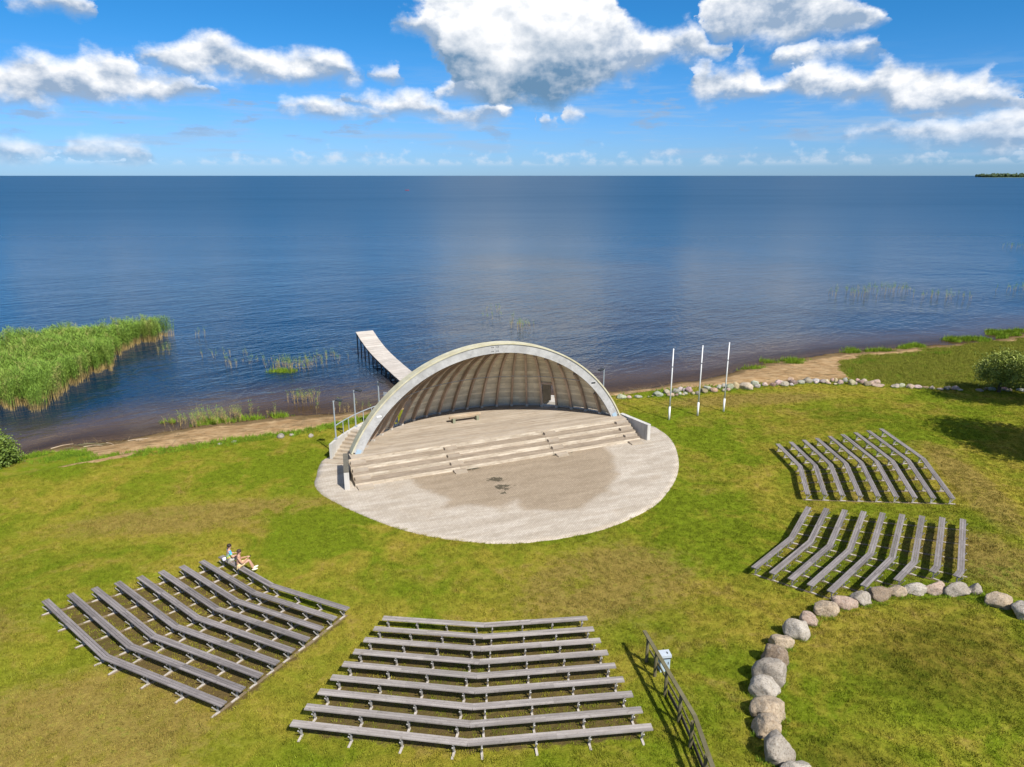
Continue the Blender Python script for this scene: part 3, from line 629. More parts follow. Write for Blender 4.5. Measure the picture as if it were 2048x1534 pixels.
# ------------------------------------------------------------------ bandstand (local frame: x along the front, y to the back)
ANG = math.atan2(.392, .92)
BS = empty('bandstand', (-1.1, 43.0, 0), ANG)
tag(BS, 'open-air stage with ribbed wooden half dome, pale timber arch and stepped front', 'bandstand')
SC = 4.25; SZ = -3.16; SR = 10.7; ZF = 1.1; DAZ = 6.5
def sph(az, z, R=SR):                 # point on a dome of radius R at azimuth az (deg) and height z
    rho = math.sqrt(max(R * R - (z - SZ) ** 2, 0)); a = R_(az)
    return Vector((rho * math.sin(a), -SC + rho * math.cos(a), z))
def ztop(az, R=SR, off=0.):
    q = (SC + off) / math.cos(R_(az)); return SZ + math.sqrt(max(R * R - q * q, 0))
def meridian(az, R, z0, z1, step=.25):
    a0 = math.asin((z0 - SZ) / R); a1 = math.asin(min(1, (z1 - SZ) / R)); n = max(2, int((a1 - a0) * R / step))
    return [SZ + R * math.sin(a0 + (a1 - a0) * i / n) for i in range(n + 1)]
def annulus(mb, r0, r1, a0, a1, z0, z1, mi=0, n=None, ztop1=None):
    n = n or max(1, int(abs(a1 - a0) / 3)); vs = []; fs = []
    for i in range(n + 1):
        a = R_(a0 + (a1 - a0) * i / n); s, c = math.sin(a), math.cos(a); zt1 = z1 if ztop1 is None else z1 + (ztop1 - z1) * i / n
        vs += [(r0 * s, -SC + r0 * c, z0), (r1 * s, -SC + r1 * c, z0), (r1 * s, -SC + r1 * c, zt1), (r0 * s, -SC + r0 * c, zt1)]
    for i in range(n):
        b = i * 4
        for k in range(4): fs.append((b + k, b + (k + 1) % 4, b + 4 + (k + 1) % 4, b + 4 + k))
    fs += [(0, 1, 2, 3), (n * 4 + 3, n * 4 + 2, n * 4 + 1, n * 4)]
    mb.add(vs, fs, mi)
# stage base and floor boards
RF = 9.78
m = MB(); poly = [(-9.3, -.66), (9.3, -.66), (9.3, .15)]
na = math.degrees(math.asin(9.25 / 10.3))
for i in range(25):
    a = R_(62 - 124 * i / 24); poly.append((10.05 * math.sin(a), max(.15, -SC + 10.05 * math.cos(a))))
poly.append((-9.3, .15)); m.prism(poly, -.2, ZF - .05); m.build('stage_base', M_conc, BS)
y = -.70; i = 0
while y < 5.5:
    w = .155; y1 = y + w - .008
    def xl(yy): return 9.34 if yy < .12 else math.sqrt(max(RF * RF - (yy + SC) ** 2, .01))
    a, b = xl(y), xl(y1)
    if b > .4:
        m = MB(); m.prism([(-a, y), (a, y), (b, y1), (-b, y1)], ZF - .048, ZF + random.uniform(-.003, .003)); m.build('floor_board', M_floor, BS)
    y += w; i += 1
m = MB(); annulus(m, 9.72, 9.95, -60, 60, ZF - .04, ZF + .05, n=40); m.build('floor_kerb', M_conc, BS)
# terraces: boarded seating steps in three bays between the stairs
RISE = .275; TREAD = .583; LIP = -.70
XS = [(-9.62, -3.9), (-3.9, 3.9), (3.9, 9.55)]
for j in range(3):                    # j=0 top tread
    ztp = ZF - RISE * (j + 1); yb = LIP - TREAD * j; yf = yb - TREAD
    m = MB(); m.box((0, (yb + yf) / 2 + .02, (ztp - .04) / 2 - .05), (18.9, TREAD - .03, ztp - .04 + .1)); m.build('terrace_core', M_stepc, BS)
    for (x0, x1) in [(-9.5, -3.2), (-3.19, 3.0), (3.01, 9.42)]:
        x1b = x1; 
        for k in range(4):
            board('tread_board', M_tread, BS, ((x0 + x1) / 2, yf + TREAD * (k + .5) / 4, ztp - .02 + random.uniform(-.003, .003)), (x1 - x0, TREAD / 4 - .008, .04))
for j in range(4):                    # risers
    zb = ZF - RISE * (j + 1); yf = LIP - TREAD * j
    for (x0, x1) in [(-9.5, -3.2), (-3.19, 3.0), (3.01, 9.42)]:
        for k in range(2):
            board('riser_board', M_terr, BS, ((x0 + x1) / 2, yf - .012 + random.uniform(-.002, .002), zb + .004 + (RISE - .045) * (k + .5) / 2), (x1 - x0 - .01, .024, (RISE - .045) / 2 - .006))
for sx, w in [(-8.98, .9), (-3.3, .78), (3.48, .78), (8.92, .9)]:
    for j in range(4):
        yf = LIP - TREAD * j - .025; zb = ZF - RISE * (j + 1)
        m = MB(); m.box((sx, yf - .15, zb + .07 + .002), (w, .30, .135)); m.build('step_block', M_floor, BS)
    m = MB(); m.box((sx, LIP - TREAD * 3 - .42, .04), (w - .03, .26, .12)); m.build('step_block', M_stepc, BS)
# wing walls
for s in (-1, 1):
    m = MB(); p0 = Vector((s * 9.52, .15)); p1 = Vector((s * 9.98, -2.62)); d = (p1 - p0).normalized(); nn = Vector((-d.y, d.x)) * .14
    q = [p0 + nn, p0 - nn, p1 - nn, p1 + nn]; m.prism([tuple(v) for v in q], -.15, ZF - .02); wall = m.build('wing_wall', M_wallc, BS)
    m = MB(); nn2 = nn * 1.03; q = [p0 + nn2, p0 - nn2, p1 - nn2 + d * .01, p1 + nn2 + d * .01]
    m.prism([tuple(v) for v in q], ZF - .019, ZF + .03); cap = m.build('wall_cap', M_darkcap if s < 0 else M_wallc, wall)
    if s < 0: cap['label'] = 'dark lichen-covered wall top'
# glulam arch, two halves
def arch_half(s):
    m = MB(); r0, r1, y0, y1 = 9.56, 10.10, -.14, .10
    a1 = math.acos((ZF + .12 - SZ) / 10.1); N = 30; vs = []; fs = []
    for i in range(N + 1):
        a = s * (.0006 + (a1 - .0006) * i / N); sn, cs = math.sin(a), math.cos(a)
        vs += [(r0 * sn, y0, SZ + r0 * cs), (r1 * sn, y0, SZ + r1 * cs), (r1 * sn, y1, SZ + r1 * cs), (r0 * sn, y1, SZ + r0 * cs)]
    for i in range(N):
        b = i * 4
        for k in range(4): fs.append((b + k, b + (k + 1) % 4, b + 4 + (k + 1) % 4, b + 4 + k))
    fs += [(0, 1, 2, 3), (N * 4 + 3, N * 4 + 2, N * 4 + 1, N * 4)]
    m.add(vs, fs); h = m.build('arch_beam', M_arch, BS)
    m = MB(); a = s * a1; rr = 9.83; c = Vector((rr * math.sin(a), -.02, SZ + rr * math.cos(a) - .05)); q = Matrix.Rotation(a, 3, 'Y')
    m.box(c, (.62, .30, .30), q); m.build('arch_shoe', M_shoe, BS)
    for dr in (-.13, .13):
        for da in (.012, .022):
            m = MB(); a = s * da; rr = 9.83 + dr; m.box((rr * math.sin(a), -.15, SZ + rr * math.cos(a)), (.045, .02, .045)); m.build('joint_bolt', M_dark, h)
    m = MB(); a = s * (.86 if s < 0 else .80); m.box((9.83 * math.sin(a), -.15, SZ + 9.83 * math.cos(a)), (.30, .02, .09), None); m.build('small_plate', M_white if s < 0 else M_dark, h)
    return h
arch_half(-1); arch_half(1)
m = MB(); N = 60; vs = []; fs = []; aa = math.acos((ZF + .05 - SZ) / 10.2)
for i in range(N + 1):
    a = -aa + 2 * aa * i / N; sn, cs = math.sin(a), math.cos(a)
    for (r, yy) in ((10.105, -.20), (10.20, -.20), (10.17, .55), (10.09, .55)): vs.append((r * sn, yy, SZ + r * cs))
for i in range(N):
    b = i * 4
    for k in range(4): fs.append((b + k, b + (k + 1) % 4, b + 4 + (k + 1) % 4, b + 4 + k))
fs += [(0, 1, 2, 3), (N * 4 + 3, N * 4 + 2, N * 4 + 1, N * 4)]
m.add(vs, fs); m.build('arch_rim', M_rim, BS)
# ribs
for k in range(-9, 10):
    az = k * DAZ; tang = Vector((math.cos(R_(az)), -math.sin(R_(az)), 0)) * .065
    zs = meridian(az, SR, ZF + .05, ztop(az, SR, .36)); m = MB(); vs = []; fs = []
    for z in zs:
        lat = math.asin(min(1, (z - SZ) / SR))
        o = Vector((SR * math.cos(lat) * math.sin(R_(az)), -SC + SR * math.cos(lat) * math.cos(R_(az)), z))
        ri = SR - .27; inn = Vector((ri * math.cos(lat) * math.sin(R_(az)), -SC + ri * math.cos(lat) * math.cos(R_(az)), SZ + ri * math.sin(lat)))
        o = o + (o - inn).normalized() * .03
        vs += [o - tang, o + tang, inn + tang, inn - tang]
    for i in range(len(zs) - 1):
        b = i * 4
        for q in range(4): fs.append((b + q, b + (q + 1) % 4, b + 4 + (q + 1) % 4, b + 4 + q))
    e = (len(zs) - 1) * 4; fs += [(0, 1, 2, 3), (e + 3, e + 2, e + 1, e)]
    m.add(vs, fs); rb = m.build('rib', M_rib, BS)
    p = sph(az, ZF + .1, SR - .13); m = MB(); m.box((p.x, p.y, ZF + .06), (.18, .36, .16), Matrix.Rotation(-R_(az), 3, 'Z')); m.build('rib_shoe', M_conc, rb)
tones = {}
# lining: lapped boards in each bay, with a doorway in two of them
for k in range(-10, 10):
    a0, a1 = k * DAZ, (k + 1) * DAZ
    if k == -10: a0 = -63.5
    if k == 9: a1 = 63.5
    zb = ZF + .12; door = k in (5, -6)
    if door: zb = 3.2
    if k in (7, 8): zb = ZF + .20
    for (Rr, nm, mt, prj) in ((SR, 'lining_panel', M_panel, .038), (SR + .07, 'outer_skin', M_rim, -.02)):
        m = MB(); tl = []; lat0 = math.asin((zb - SZ) / Rr); n = 0; step = .165 / Rr; la = lat0
        azs = [a0, (a0 + a1) / 2, a1]; lts = [math.asin(min(1, (ztop(a, Rr, .0) - SZ) / Rr)) for a in azs]
        while la < max(lts):
            lb = la + step * (1 if nm == 'lining_panel' else 3)
            for i in range(2):
                if la >= max(lts[i], lts[i + 1]): continue
                def pt(az, lt, R): return (R * math.cos(lt) * math.sin(R_(az)), -SC + R * math.cos(lt) * math.cos(R_(az)), SZ + R * math.sin(lt))
                A, B = azs[i], azs[i + 1]
                lbA, lbB = min(lb, lts[i]), min(lb, lts[i + 1])
                laA, laB = min(la, lts[i]), min(la, lts[i + 1])
                j = random.uniform(-.003, .003); tn = tones.setdefault(n, random.random())
                P4 = [pt(A, laA, Rr - prj + j), pt(B, laB, Rr - prj + j), pt(B, lbB, Rr + j), pt(A, lbA, Rr + j)]
                if laA >= lbA: P4 = P4[1:]
                elif laB >= lbB: P4 = [P4[0], P4[1], P4[3]]
                m.face(P4); tl.append(min(1, max(.12, tn + random.uniform(-.25, .25))))
                if laA < lbA and laB < lbB: m.face([pt(A, laA, Rr - prj + j), pt(B, laB, Rr - prj + j), pt(B, laB, Rr + .004), pt(A, laA, Rr + .004)]); tl.append(-.95)
            n += 1
            la = lb
        if m.f:
            ob = m.build(nm, mt, BS); at_ = ob.data.attributes.new('tone', 'FLOAT', 'FACE'); at_.data.foreach_set('value', tl)
    if door:
        s = 1 if k > 0 else -1
        m = MB(); q = [sph(a0, 3.12, SR - .05), sph(a1, 3.12, SR - .05)]; d = q[1] - q[0]
        m.box((q[0] + q[1]) / 2, (d.length, .14, .16), Matrix.Rotation(math.atan2(d.y, d.x), 3, 'Z')); m.build('door_lintel', M_rib, BS)
        # leaf standing open to the outside, hinged on the inner jamb
        ah = a0 if s > 0 else a1; ph = sph(ah, ZF + .1, SR + .12); rad = Vector((math.sin(R_(ah + s * (30 if s > 0 else 10))), math.cos(R_(ah + s * (30 if s > 0 else 10))), 0))
        wd = 1.02; c = ph + rad * (wd / 2) + Vector((0, 0, 1.0)); m = MB()
        rot = Matrix.Rotation(math.atan2(rad.y, rad.x), 3, 'Z'); m.box(c, (wd, .05, 2.0), rot)
        for q in (-.8, 0, .8): m.box(c + Vector((0, 0, q)), (wd - .05, .08, .12), rot)
        lf = m.build('door_leaf', M_door if s > 0 else M_doorg, BS)
        m = MB(); m.box(c + rad * .42 + Vector((0, 0, 0)), (.03, .14, .12), rot); m.build('door_handle', M_dark, lf)
# horizontal tie running round the ribs
zp = 3.83; Rp = SR - .285; pts = []
for i in range(61):
    a = -60 + 120 * i / 60
    if math.cos(R_(a)) * math.sqrt(Rp ** 2 - (zp - SZ) ** 2) > SC + .1: pts.append(sph(a, zp, Rp))
m = MB(); m.tube(pts, .022, 6); m.build('tie_rail', M_arch, BS)
# side stairs, landings and parapets
for s in (-1, 1):
    for i in range(8):
        a0 = s * (57 - i * 1.65); z1 = ZF * (i + 1) / 8
        m = MB(); annulus(m, 10.86, 11.9, a0, a0 - s * (1.65 + (0 if i < 7 else 0)), -.1, z1 - .002 * i, n=1); m.build('side_step', M_stepc, BS)
    m = MB(); annulus(m, 10.84, 11.9, s * 43.8, s * 29, -.1, ZF - .03); m.build('landing', M_conc, BS)
    m = MB(); annulus(m, 11.9, 12.06, s * 57.3, s * 27, -.5, ZF - .04, ztop1=ZF + .12); m.build('parapet', M_wallc, BS)
    m = MB(); annulus(m, 10.75, 12.35, s * 60.2, s * 57.35, -.1, .09, n=1); m.build('bottom_step', M_stepc, BS)

# ------------------------------------------------------------------ lamps and handrail on the parapets
def bsw(x, y, z=0): 
    c, s = math.cos(ANG), math.sin(ANG); return Vector((-1.1 + x * c - y * s, 43.0 + x * s + y * c, z))
def ring(az, r): return bsw(r * math.sin(R_(az)), -SC + r * math.cos(R_(az)))
def lamp(az, label):
    p = ring(az, 11.98); z0 = ZF + .02
    root = empty('floodlight_post', (p.x, p.y, z0)); tag(root, label, 'lamp post', 'floodlight posts on the stair parapets')
    m = MB(); m.tube([(0, 0, 0), (0, 0, 2.45)], [.05, .042], 8); m.build('post', M_galv, root)
    m = MB(); m.box((0, 0, .015), (.2, .2, .03)); m.build('base_plate', M_galv, root)
    d = (bsw(0, -1) - p); d.z = 0; d.normalize(); rot = Matrix.Rotation(math.atan2(d.y, d.x), 3, 'Z')
    m = MB(); m.box(Vector((0, 0, 2.47)) + d * .14, (.36, .04, .04), rot); m.build('arm', M_galv, root)
    tilt = rot @ Matrix.Rotation(R_(12), 3, 'Y'); m = MB(); m.box(Vector((0, 0, 2.52)) + d * .34, (.40, .30, .07), tilt); h = m.build('lamp_head', M_dark, root)
    m = MB(); m.box(Vector((0, 0, 2.479)) + d * .34, (.34, .25, .012), tilt); m.build('lens', M_glass, h)
    return root
lamp(-53.2, 'galvanised floodlight post at the foot of the left stairs, nearest the lawn')
lamp(-41.9, 'galvanised floodlight post halfway along the handrail of the left stairs')
lamp(-30.5, 'floodlight post behind the arch in front of the jetty')
lamp(53.5, 'floodlight head showing behind the right shoulder of the arch')
p0 = ring(-53.2, 11.98); HR = empty('handrail', (p0.x, p0.y, ZF)); tag(HR, 'galvanised tube handrail running along the left stair parapet', 'handrail')
rp = lambda az, z: ring(az, 11.98) + Vector((0, 0, z)) - HR.location
m = MB(); m.tube([rp(-52.9 + i * 1.5, ZF + .86) for i in range(18)], .032, 8); m.build('top_rail', M_galv, HR)
for az in (-48.6, -45.5, -38, -34, -28): 
    m = MB(); m.tube([rp(az, ZF - .02), rp(az, ZF + .85)], .028, 8); m.build('post', M_galv, HR)

# ------------------------------------------------------------------ log bench on the stage
o = bsw(-1.0, 2.95, ZF); SBn = empty('log_bench', o, ANG); tag(SBn, 'low split-log bench standing near the back of the stage floor', 'bench')
m = MB(); m.tube([(-1.1, 0, .36), (-.5, .01, .37), (.3, -.01, .36), (1.1, 0, .37)], [.10, .12, .115, .10], 10); m.box((0, 0, .43), (2.1, .24, .05)); m.build('seat', M_log, SBn)
for x in (-.82, .85):
    m = MB(); m.box((x, -.02, .15), (.17, .38, .31)); m.build('leg', M_legblock, SBn)

# ------------------------------------------------------------------ benches
CEN = Vector((-1.07, 41.5))
def leg_mesh():
    m = MB()
    m.box((0, 0, .22), (.045, .05, .40), None, 0); m.box((0, 0, .395), (.05, .24, .03), None, 0)
    m.box((0, .11, .24), (.035, .035, .34), Matrix.Rotation(R_(-32), 3, 'X'), 0)
    m.box((0, .11, .025), (.07, .31, .07), None, 1)
    return m.mesh('leg', [M_steelleg, M_foot])
LEG = leg_mesh(); FR = (.075, .365, .655, .945)
BLOCK = {'L': 'left block', 'M': 'front centre block', 'T': 'far right block', 'B': 'right block by the boulders'}
def rowword(i): return 'row nearest the stage' if i == 0 else ('back row' if i == 8 else ordinal(i) + ' row from the stage')
LEGPTS = {}
for k in 'LMTB':
    rr = rows(k)
    for i, r in enumerate(rr):
        K = Vector(r[1]); zk = Z(*K)
        root = empty('bench', (K.x, K.y, zk)); extra = ''
        if k == 'B' and i == 7: extra = ', cut short'
        tag(root, f'bent grey plank bench, {rowword(i)}, {BLOCK[k]}{extra}', 'bench', 'angled plank benches of the amphitheatre')
        for h in (0, 2):
            E = Vector(r[h]); full = (E - K).length; d = (E - K) / full; L = full
            if k == 'B' and h == 2 and i in BCUT: L = (Vector(BCUT[i]) - K).dot(d)
            back = (K - CEN).normalized(); nrm = Vector((-d.y, d.x)); nrm = nrm if nrm.dot(back) > 0 else -nrm
            ang = math.atan2(d.y, d.x); dz = .0 if h == 0 else -.0025
            cuts = [0, L] if L < 1.5 else [0, L * random.uniform(.42, .58), L]
            for q in range(3):
                for a, b in zip(cuts[:-1], cuts[1:]):
                    c = d * ((a + b) / 2) + nrm * ((q - 1) * .090)
                    board('seat_plank', M_benchm if k == 'M' else M_bench, root, (c.x, c.y, .435 + dz + random.uniform(-.003, .003)), (b - a - .006 + (.02 if a == 0 else 0), .079 + random.uniform(-.003, .003), .042), ang)
            for fi, f in enumerate(FR):
                s = f * full
                if s > L + .02: continue
                if k == 'B' and h == 2 and i in BCUT and s > L - .05: s = L - .08
                p = d * s; w = K + p; zz = Z(*w) - zk
                link('leg', LEG, root, (p.x, p.y, zz - .005), (0, 0, math.atan2(nrm.y, nrm.x) - math.pi / 2))
                LEGPTS.setdefault((k, h, fi), []).append((w, nrm))
for (k, h, fi), pts in LEGPTS.items():
    if k == 'M' or len(pts) < 2: continue
    a = pts[0][0] - pts[0][1] * .15; b = pts[-1][0] + pts[-1][1] * .3; d = b - a
    za, zb = Z(*a), Z(*b); m = MB(); L = d.length; n = 8; rot = Matrix.Rotation(math.atan2(d.y, d.x), 3, 'Z'); sd = Vector((-d.y, d.x)) / L * .06; vs = []; fs = []
    for i in range(n + 1):
        p = a + d * i / n; z = Z(*p) + .022 + random.uniform(-.004, .006)
        vs += [(p.x + sd.x, p.y + sd.y, z - .2), (p.x - sd.x, p.y - sd.y, z - .2), (p.x - sd.x, p.y - sd.y, z), (p.x + sd.x, p.y + sd.y, z)]
    for i in range(n):
        e = i * 4
        for q in range(4): fs.append((e + q, e + (q + 1) % 4, e + 4 + (q + 1) % 4, e + 4 + q))
    fs += [(0, 1, 2, 3), (n * 4 + 3, n * 4 + 2, n * 4 + 1, n * 4)]; m.add(vs, fs)
    tag(m.build('foundation_strip', M_strip), kind='structure')

# ------------------------------------------------------------------ boulders and shore rocks
def rock_mesh(sx, sy, sz, seed, sub=3, rough=.22):
    bm = bmesh.new(); bmesh.ops.create_icosphere(bm, subdivisions=sub, radius=1)
    rs = random.Random(seed); planes = [(Vector((rs.gauss(0, 1), rs.gauss(0, 1), rs.gauss(.2, .8))).normalized(), rs.uniform(.62, .92)) for _ in range(11)]
    from mathutils import noise as mn
    off = Vector((seed * 3.1, seed * 1.7, seed * .9))
    for v in bm.verts:
        p = v.co.copy()
        for nn, dd in planes:
            t = p.dot(nn)
            if t > dd: p -= nn * (t - dd) * .88
        p *= 1 + rough * mn.noise(p * 1.3 + off) + rough * .35 * mn.noise(p * 3.6 + off) + rough * .12 * mn.noise(p * 9 + off)
        v.co = Vector((p.x * sx, p.y * sy, p.z * sz))
    me = bpy.data.meshes.new('rock'); bm.to_mesh(me); bm.free()
    me.polygons.foreach_set('use_smooth', [True] * len(me.polygons)); me.materials.append(M_rock); return me
TINT = {'grey': (.43, .38, .315), 'tan': (.53, .42, .295), 'pink': (.52, .39, .305), 'brown': (.31, .235, .165), 'pale': (.56, .505, .425)}
BO = [(7.9,16.0,.87,.95,.62,'pale','low pale boulder at the bottom edge of the picture'),(7.6,16.62,.87,.86,1.06,'grey','mottled grey boulder second from the bottom edge'),(7.72,17.72,.79,.84,.77,'tan','tan boulder tucked against a wider one, third from the bottom edge'),(8.04,18.5,.72,1.03,.82,'tan','widest tan boulder in the lower part of the curved row'),(8.31,19.52,.64,.92,.8,'pale','rugged pale grey boulder, fifth from the bottom edge'),(8.72,20.29,.59,1.02,1.07,'grey','large slanting grey-beige boulder, sixth from the bottom edge'),(9.25,21.24,.52,.87,.89,'brown','brownish upright boulder, seventh from the bottom edge'),(9.83,22.3,.46,.81,.62,'tan','rounded tan boulder half hidden behind the brownish one'),(10.65,22.96,.44,.91,.86,'pale','pale grey boulder, ninth from the bottom edge'),(11.47,23.75,.42,.65,.65,'pink','small round pinkish tan boulder on the bend of the row'),(12.35,24.4,.42,.95,.69,'tan','blocky tan-grey boulder at the corner of the curved row'),(13.29,24.85,.45,.87,.58,'pink','pink boulder beside the fifth bench end'),(14.07,25.01,.49,.82,.61,'grey','pointed grey boulder right of the pink one'),(14.9,25.26,.53,.97,.56,'brown','dark brown mottled boulder against a bench end'),(15.65,25.42,.57,.77,.47,'tan','smooth tan boulder right of the dark brown one'),(16.49,25.47,.63,.92,.47,'pale','whitish oval boulder on the top stretch of the row'),(17.3,25.47,.69,.83,.47,'pink','pinkish grey boulder right of the whitish oval one'),(17.99,25.22,.76,1.0,.59,'grey','long slanting grey boulder near the short benches'),(18.67,25.15,.81,.44,.38,'grey','smallest boulder of the curved row, alone in a gap'),(18.98,24.31,.87,.97,.71,'tan','large tan boulder at the right end of the row'),(19.6,23.55,.86,.95,.8,'pale','pale grey boulder cut off by the right edge')]
for i, (x, y, z, w, h, tint, lab) in enumerate(BO):
    hz = max(h * .55, .34); sw = w * .56
    # long side across or along the row
    nx = BO[min(i + 1, 20)]; pv = BO[max(i - 1, 0)]; ang = math.atan2(nx[1] - pv[1], nx[0] - pv[0])
    sx = sw * 1.02; sy = min(sw * .98, h * .62)
    me = rock_mesh(sx, sy, hz, 11 + i, 4, .20)
    o = link('boulder', me, None, (x, y, Z(x, y) + hz * .42), (0, 0, random.uniform(-.25, .25))); c = TINT[tint]; o.color = (*c, 1)
    tag(o, lab, 'boulder', 'boulders in the curved row')
SR_ = [(8.69,53.96,.73,.34),(9.3,53.92,.44,.29),(10.05,54.13,.63,.19),(10.87,54.09,.19,.12),(11.22,54.26,.2,.12),(11.73,54.62,.88,.42),(12.53,55.18,.55,.45),(12.71,54.5,.64,.37),(13.23,54.57,.29,.22),(13.38,55.4,.6,.4),(13.54,54.78,.3,.34),(13.76,54.68,.3,.15),(13.81,55.86,.5,.45),(14.01,54.91,.4,.3),(14.1,55.74,.4,.4),(14.43,55.55,.55,.5),(14.68,54.93,.35,.27),(15.02,54.89,.44,.39),(15.61,55.38,.6,.5),(16.2,56.4,.66,.35),(16.48,55.63,.75,.42),(17.15,56.52,.51,.41),(17.37,55.78,.45,.28),(17.68,56.87,.41,.41),(17.85,56.07,.4,.25),(18.07,56.45,.66,.56),(18.6,56.61,.56,.66),(19.5,56.54,1.11,.6),(20.53,56.95,.51,.34),(20.55,57.53,.69,.52),(21.29,57.41,.6,.35),(21.98,57.41,.56,.35),(22.51,57.68,.52,.52),(22.82,58.19,.7,.35),(22.97,57.51,.78,.39),(23.57,57.5,.43,.26),(23.9,57.93,.7,.44),(23.91,58.52,.53,.53),(24.57,58.07,.74,.39),(25.23,58.3,.79,.53),(25.87,58.05,.35,.26),(26.01,58.51,.7,.35),(26.49,58.29,.61,.39),(26.78,58.24,.53,.44),(26.84,57.96,.44,.26),(27.4,57.74,.35,.17),(27.45,58.57,.44,.44),(27.72,58.4,.35,.44),(27.89,57.97,.52,.39),(28.53,58.53,.48,.53),(28.78,57.82,.65,.48),(29.1,57.76,.35,.3),(29.7,58.77,.44,.35),(29.73,58.08,.52,.35),(29.98,57.51,.61,.39),(30.25,58.61,.44,.35),(30.43,57.82,.61,.39),(30.83,57.39,.95,.16),(31.07,58.14,.61,.44),(32.07,56.95,.73,.34),(32.66,57.1,.6,.34),(33.21,56.76,.64,.38),(33.77,56.7,.64,.3),(34.43,56.72,.6,.21),(34.87,56.53,.51,.3),(35.36,56.2,.51,.17),(35.98,56.31,.68,.34),(36.55,56.17,.6,.38),(36.79,55.83,.37,.22),(38.3,55.72,.6,.22),(39.09,56.03,.53,.3),(39.34,55.84,.6,.34),(40.39,55.85,.6,.3),(40.57,55.55,.45,.3),(41.59,55.52,.67,.3)]
for i, (x, y, w, h) in enumerate(SR_):
    tn = random.choices(['grey', 'pale', 'pink', 'tan', 'brown'], [5, 5, 2, 2, 1])[0]; c = [v * random.uniform(.85, 1.15) for v in TINT[tn]]
    if 55 < i < 59: tn = 'pink'; c = TINT['pink']
    me = rock_mesh(w * .58, w * .46, max(h * .62, .13), 100 + i, 3 if w > .5 else 2, .22)
    o = link('shore_rock', me, None, (x, y, Z(x, y) + h * .28), (0, 0, random.uniform(-.5, .5))); o.color = (*c, 1)
    size = 'large' if w > .65 else ('small' if w < .4 else 'medium')
    tag(o, f'{size} {"pinkish" if tn == "pink" else tn} rock, {ordinal(i)} from the stage in the lakeside stone row', 'rock', 'rocks lining the lake side of the lawn')
for i, (x, y, w, h) in enumerate([(-19.25,43.8,.35,.14),(-18.48,44.22,.35,.14),(-15.69,45.19,.72,.3),(-15.01,45.5,.36,.18),(-13.63,45.26,.36,.26)]):
    me = rock_mesh(w * .55, w * .42, h * .6, 300 + i, 2, .2); o = link('shore_rock', me, None, (x, y, Z(x, y) + h * .2), (0, 0, i)); o.color = (.44, .40, .34, 1)
    tag(o, f'pale stone at the left lawn edge, {ordinal(i)} counting towards the stage stairs', 'rock', 'stones at the left lawn edge')

# ------------------------------------------------------------------ flagpoles
for (x, y, w) in [(11.37, 48.66, 'nearest the stage'), (13.69, 49.66, 'in the middle of the three'), (15.87, 50.59, 'farthest from the stage')]:
    root = empty('flagpole', (x, y, 0)); tag(root, f'bare white flagpole on the lawn, {w}', 'flagpole', 'white flagpoles')
    m = MB(); m.tube([(0, 0, -.1), (0, 0, 1.02)], .072, 12); m.build('sleeve', M_white, root, True)
    m = MB(); m.tube([(0, 0, 1.0), (0, 0, 3.2), (0, 0, 5.25)], [.052, .045, .036], 10); m.build('pole', M_white, root, True)
    m = MB(); m.tube([(0, 0, 2.05), (0, 0, 2.12)], .058, 10); m.build('collar', M_galv, root)
    m = MB(); m.tube([(0, 0, 3.95), (0, 0, 4.02)], .048, 10); m.build('band', M_dark, root)
    m = MB(); m.tube([(0, 0, 5.25), (0, 0, 5.31)], [.06, .03], 10); m.build('cap', M_white, root)

# ------------------------------------------------------------------ fence and cabinet
FP = [(4.81,21.52),(4.94,20.68),(5.06,19.6),(5.21,18.28),(5.27,17.09),(5.31,15.75),(5.4,14.4)]
FN = empty('wooden_fence', (5.0, 20.0, Z(5, 20))); tag(FN, 'mossy wooden post-and-rail fence with a kink beside the centre benches', 'fence')
def fl(x, y, z): return Vector((x, y, z)) - FN.location
tops = [(4.78, 21.92)] + FP[1:]
tops = [(4.76, 22.0), (5.37, 17.29), (5.37, 14.3)]
for a, b in zip(tops[:-1], tops[1:]):
    A = fl(*a, Z(*a) + 1.0); B = fl(*b, Z(*b) + 1.0); d = B - A; L = d.length; rz = math.atan2(d.y, d.x); ry = -math.asin(d.z / L)
    board('top_rail', M_fence, FN, (A + B) / 2, (L + .05, .13, .045), rz, 0, ry)
for i, (x, y) in enumerate(FP):
    z = Z(x, y); m = MB(); m.tube([fl(x - .02, y, z - .2), fl(x - .01, y + .0, z + .978)], [.062, .055], 8); m.build('post', M_fence, FN)
for i in range(len(FP) - 1):
    a, b = FP[i], FP[i + 1]
    for (zz, nm, th, hh) in [(.52, 'middle_rail', .035, .075), (.17, 'kick_board', .03, .17)]:
        if nm == 'kick_board' and i < 2: continue
        A = fl(a[0] + .075, a[1], Z(*a) + zz); B = fl(b[0] + .075, b[1], Z(*b) + zz); d = B - A; L = d.length
        board(nm, M_fence if nm != 'kick_board' else M_pile, FN, (A + B) / 2, (L - .02, th, hh), math.atan2(d.y, d.x), 0, -math.asin(d.z / L))
UX, UY = 5.30, 21.05; uz = Z(UX, UY); UB = empty('utility_cabinet', (UX, UY, uz), R_(8)); UB.scale = (.86, .86, .88); tag(UB, 'small pale blue electrical cabinet with white lid behind the fence', 'cabinet')
m = MB(); m.box((0, 0, .32), (.40, .30, .70)); m.build('body', M_boxb, UB)
m = MB(); m.prism([(-.235, -.19), (.235, -.19), (.235, .19), (-.235, .19)], .665, .80); lid = m.build('lid', M_boxt, UB)
m = MB(); m.box((.10, -.02, .806), (.04, .11, .02)); m.build('lid_handle', M_dark, lid)
m = MB(); m.box((0, -.02, .67), (.46, .36, .03)); m.build('seal', M_dark, UB)
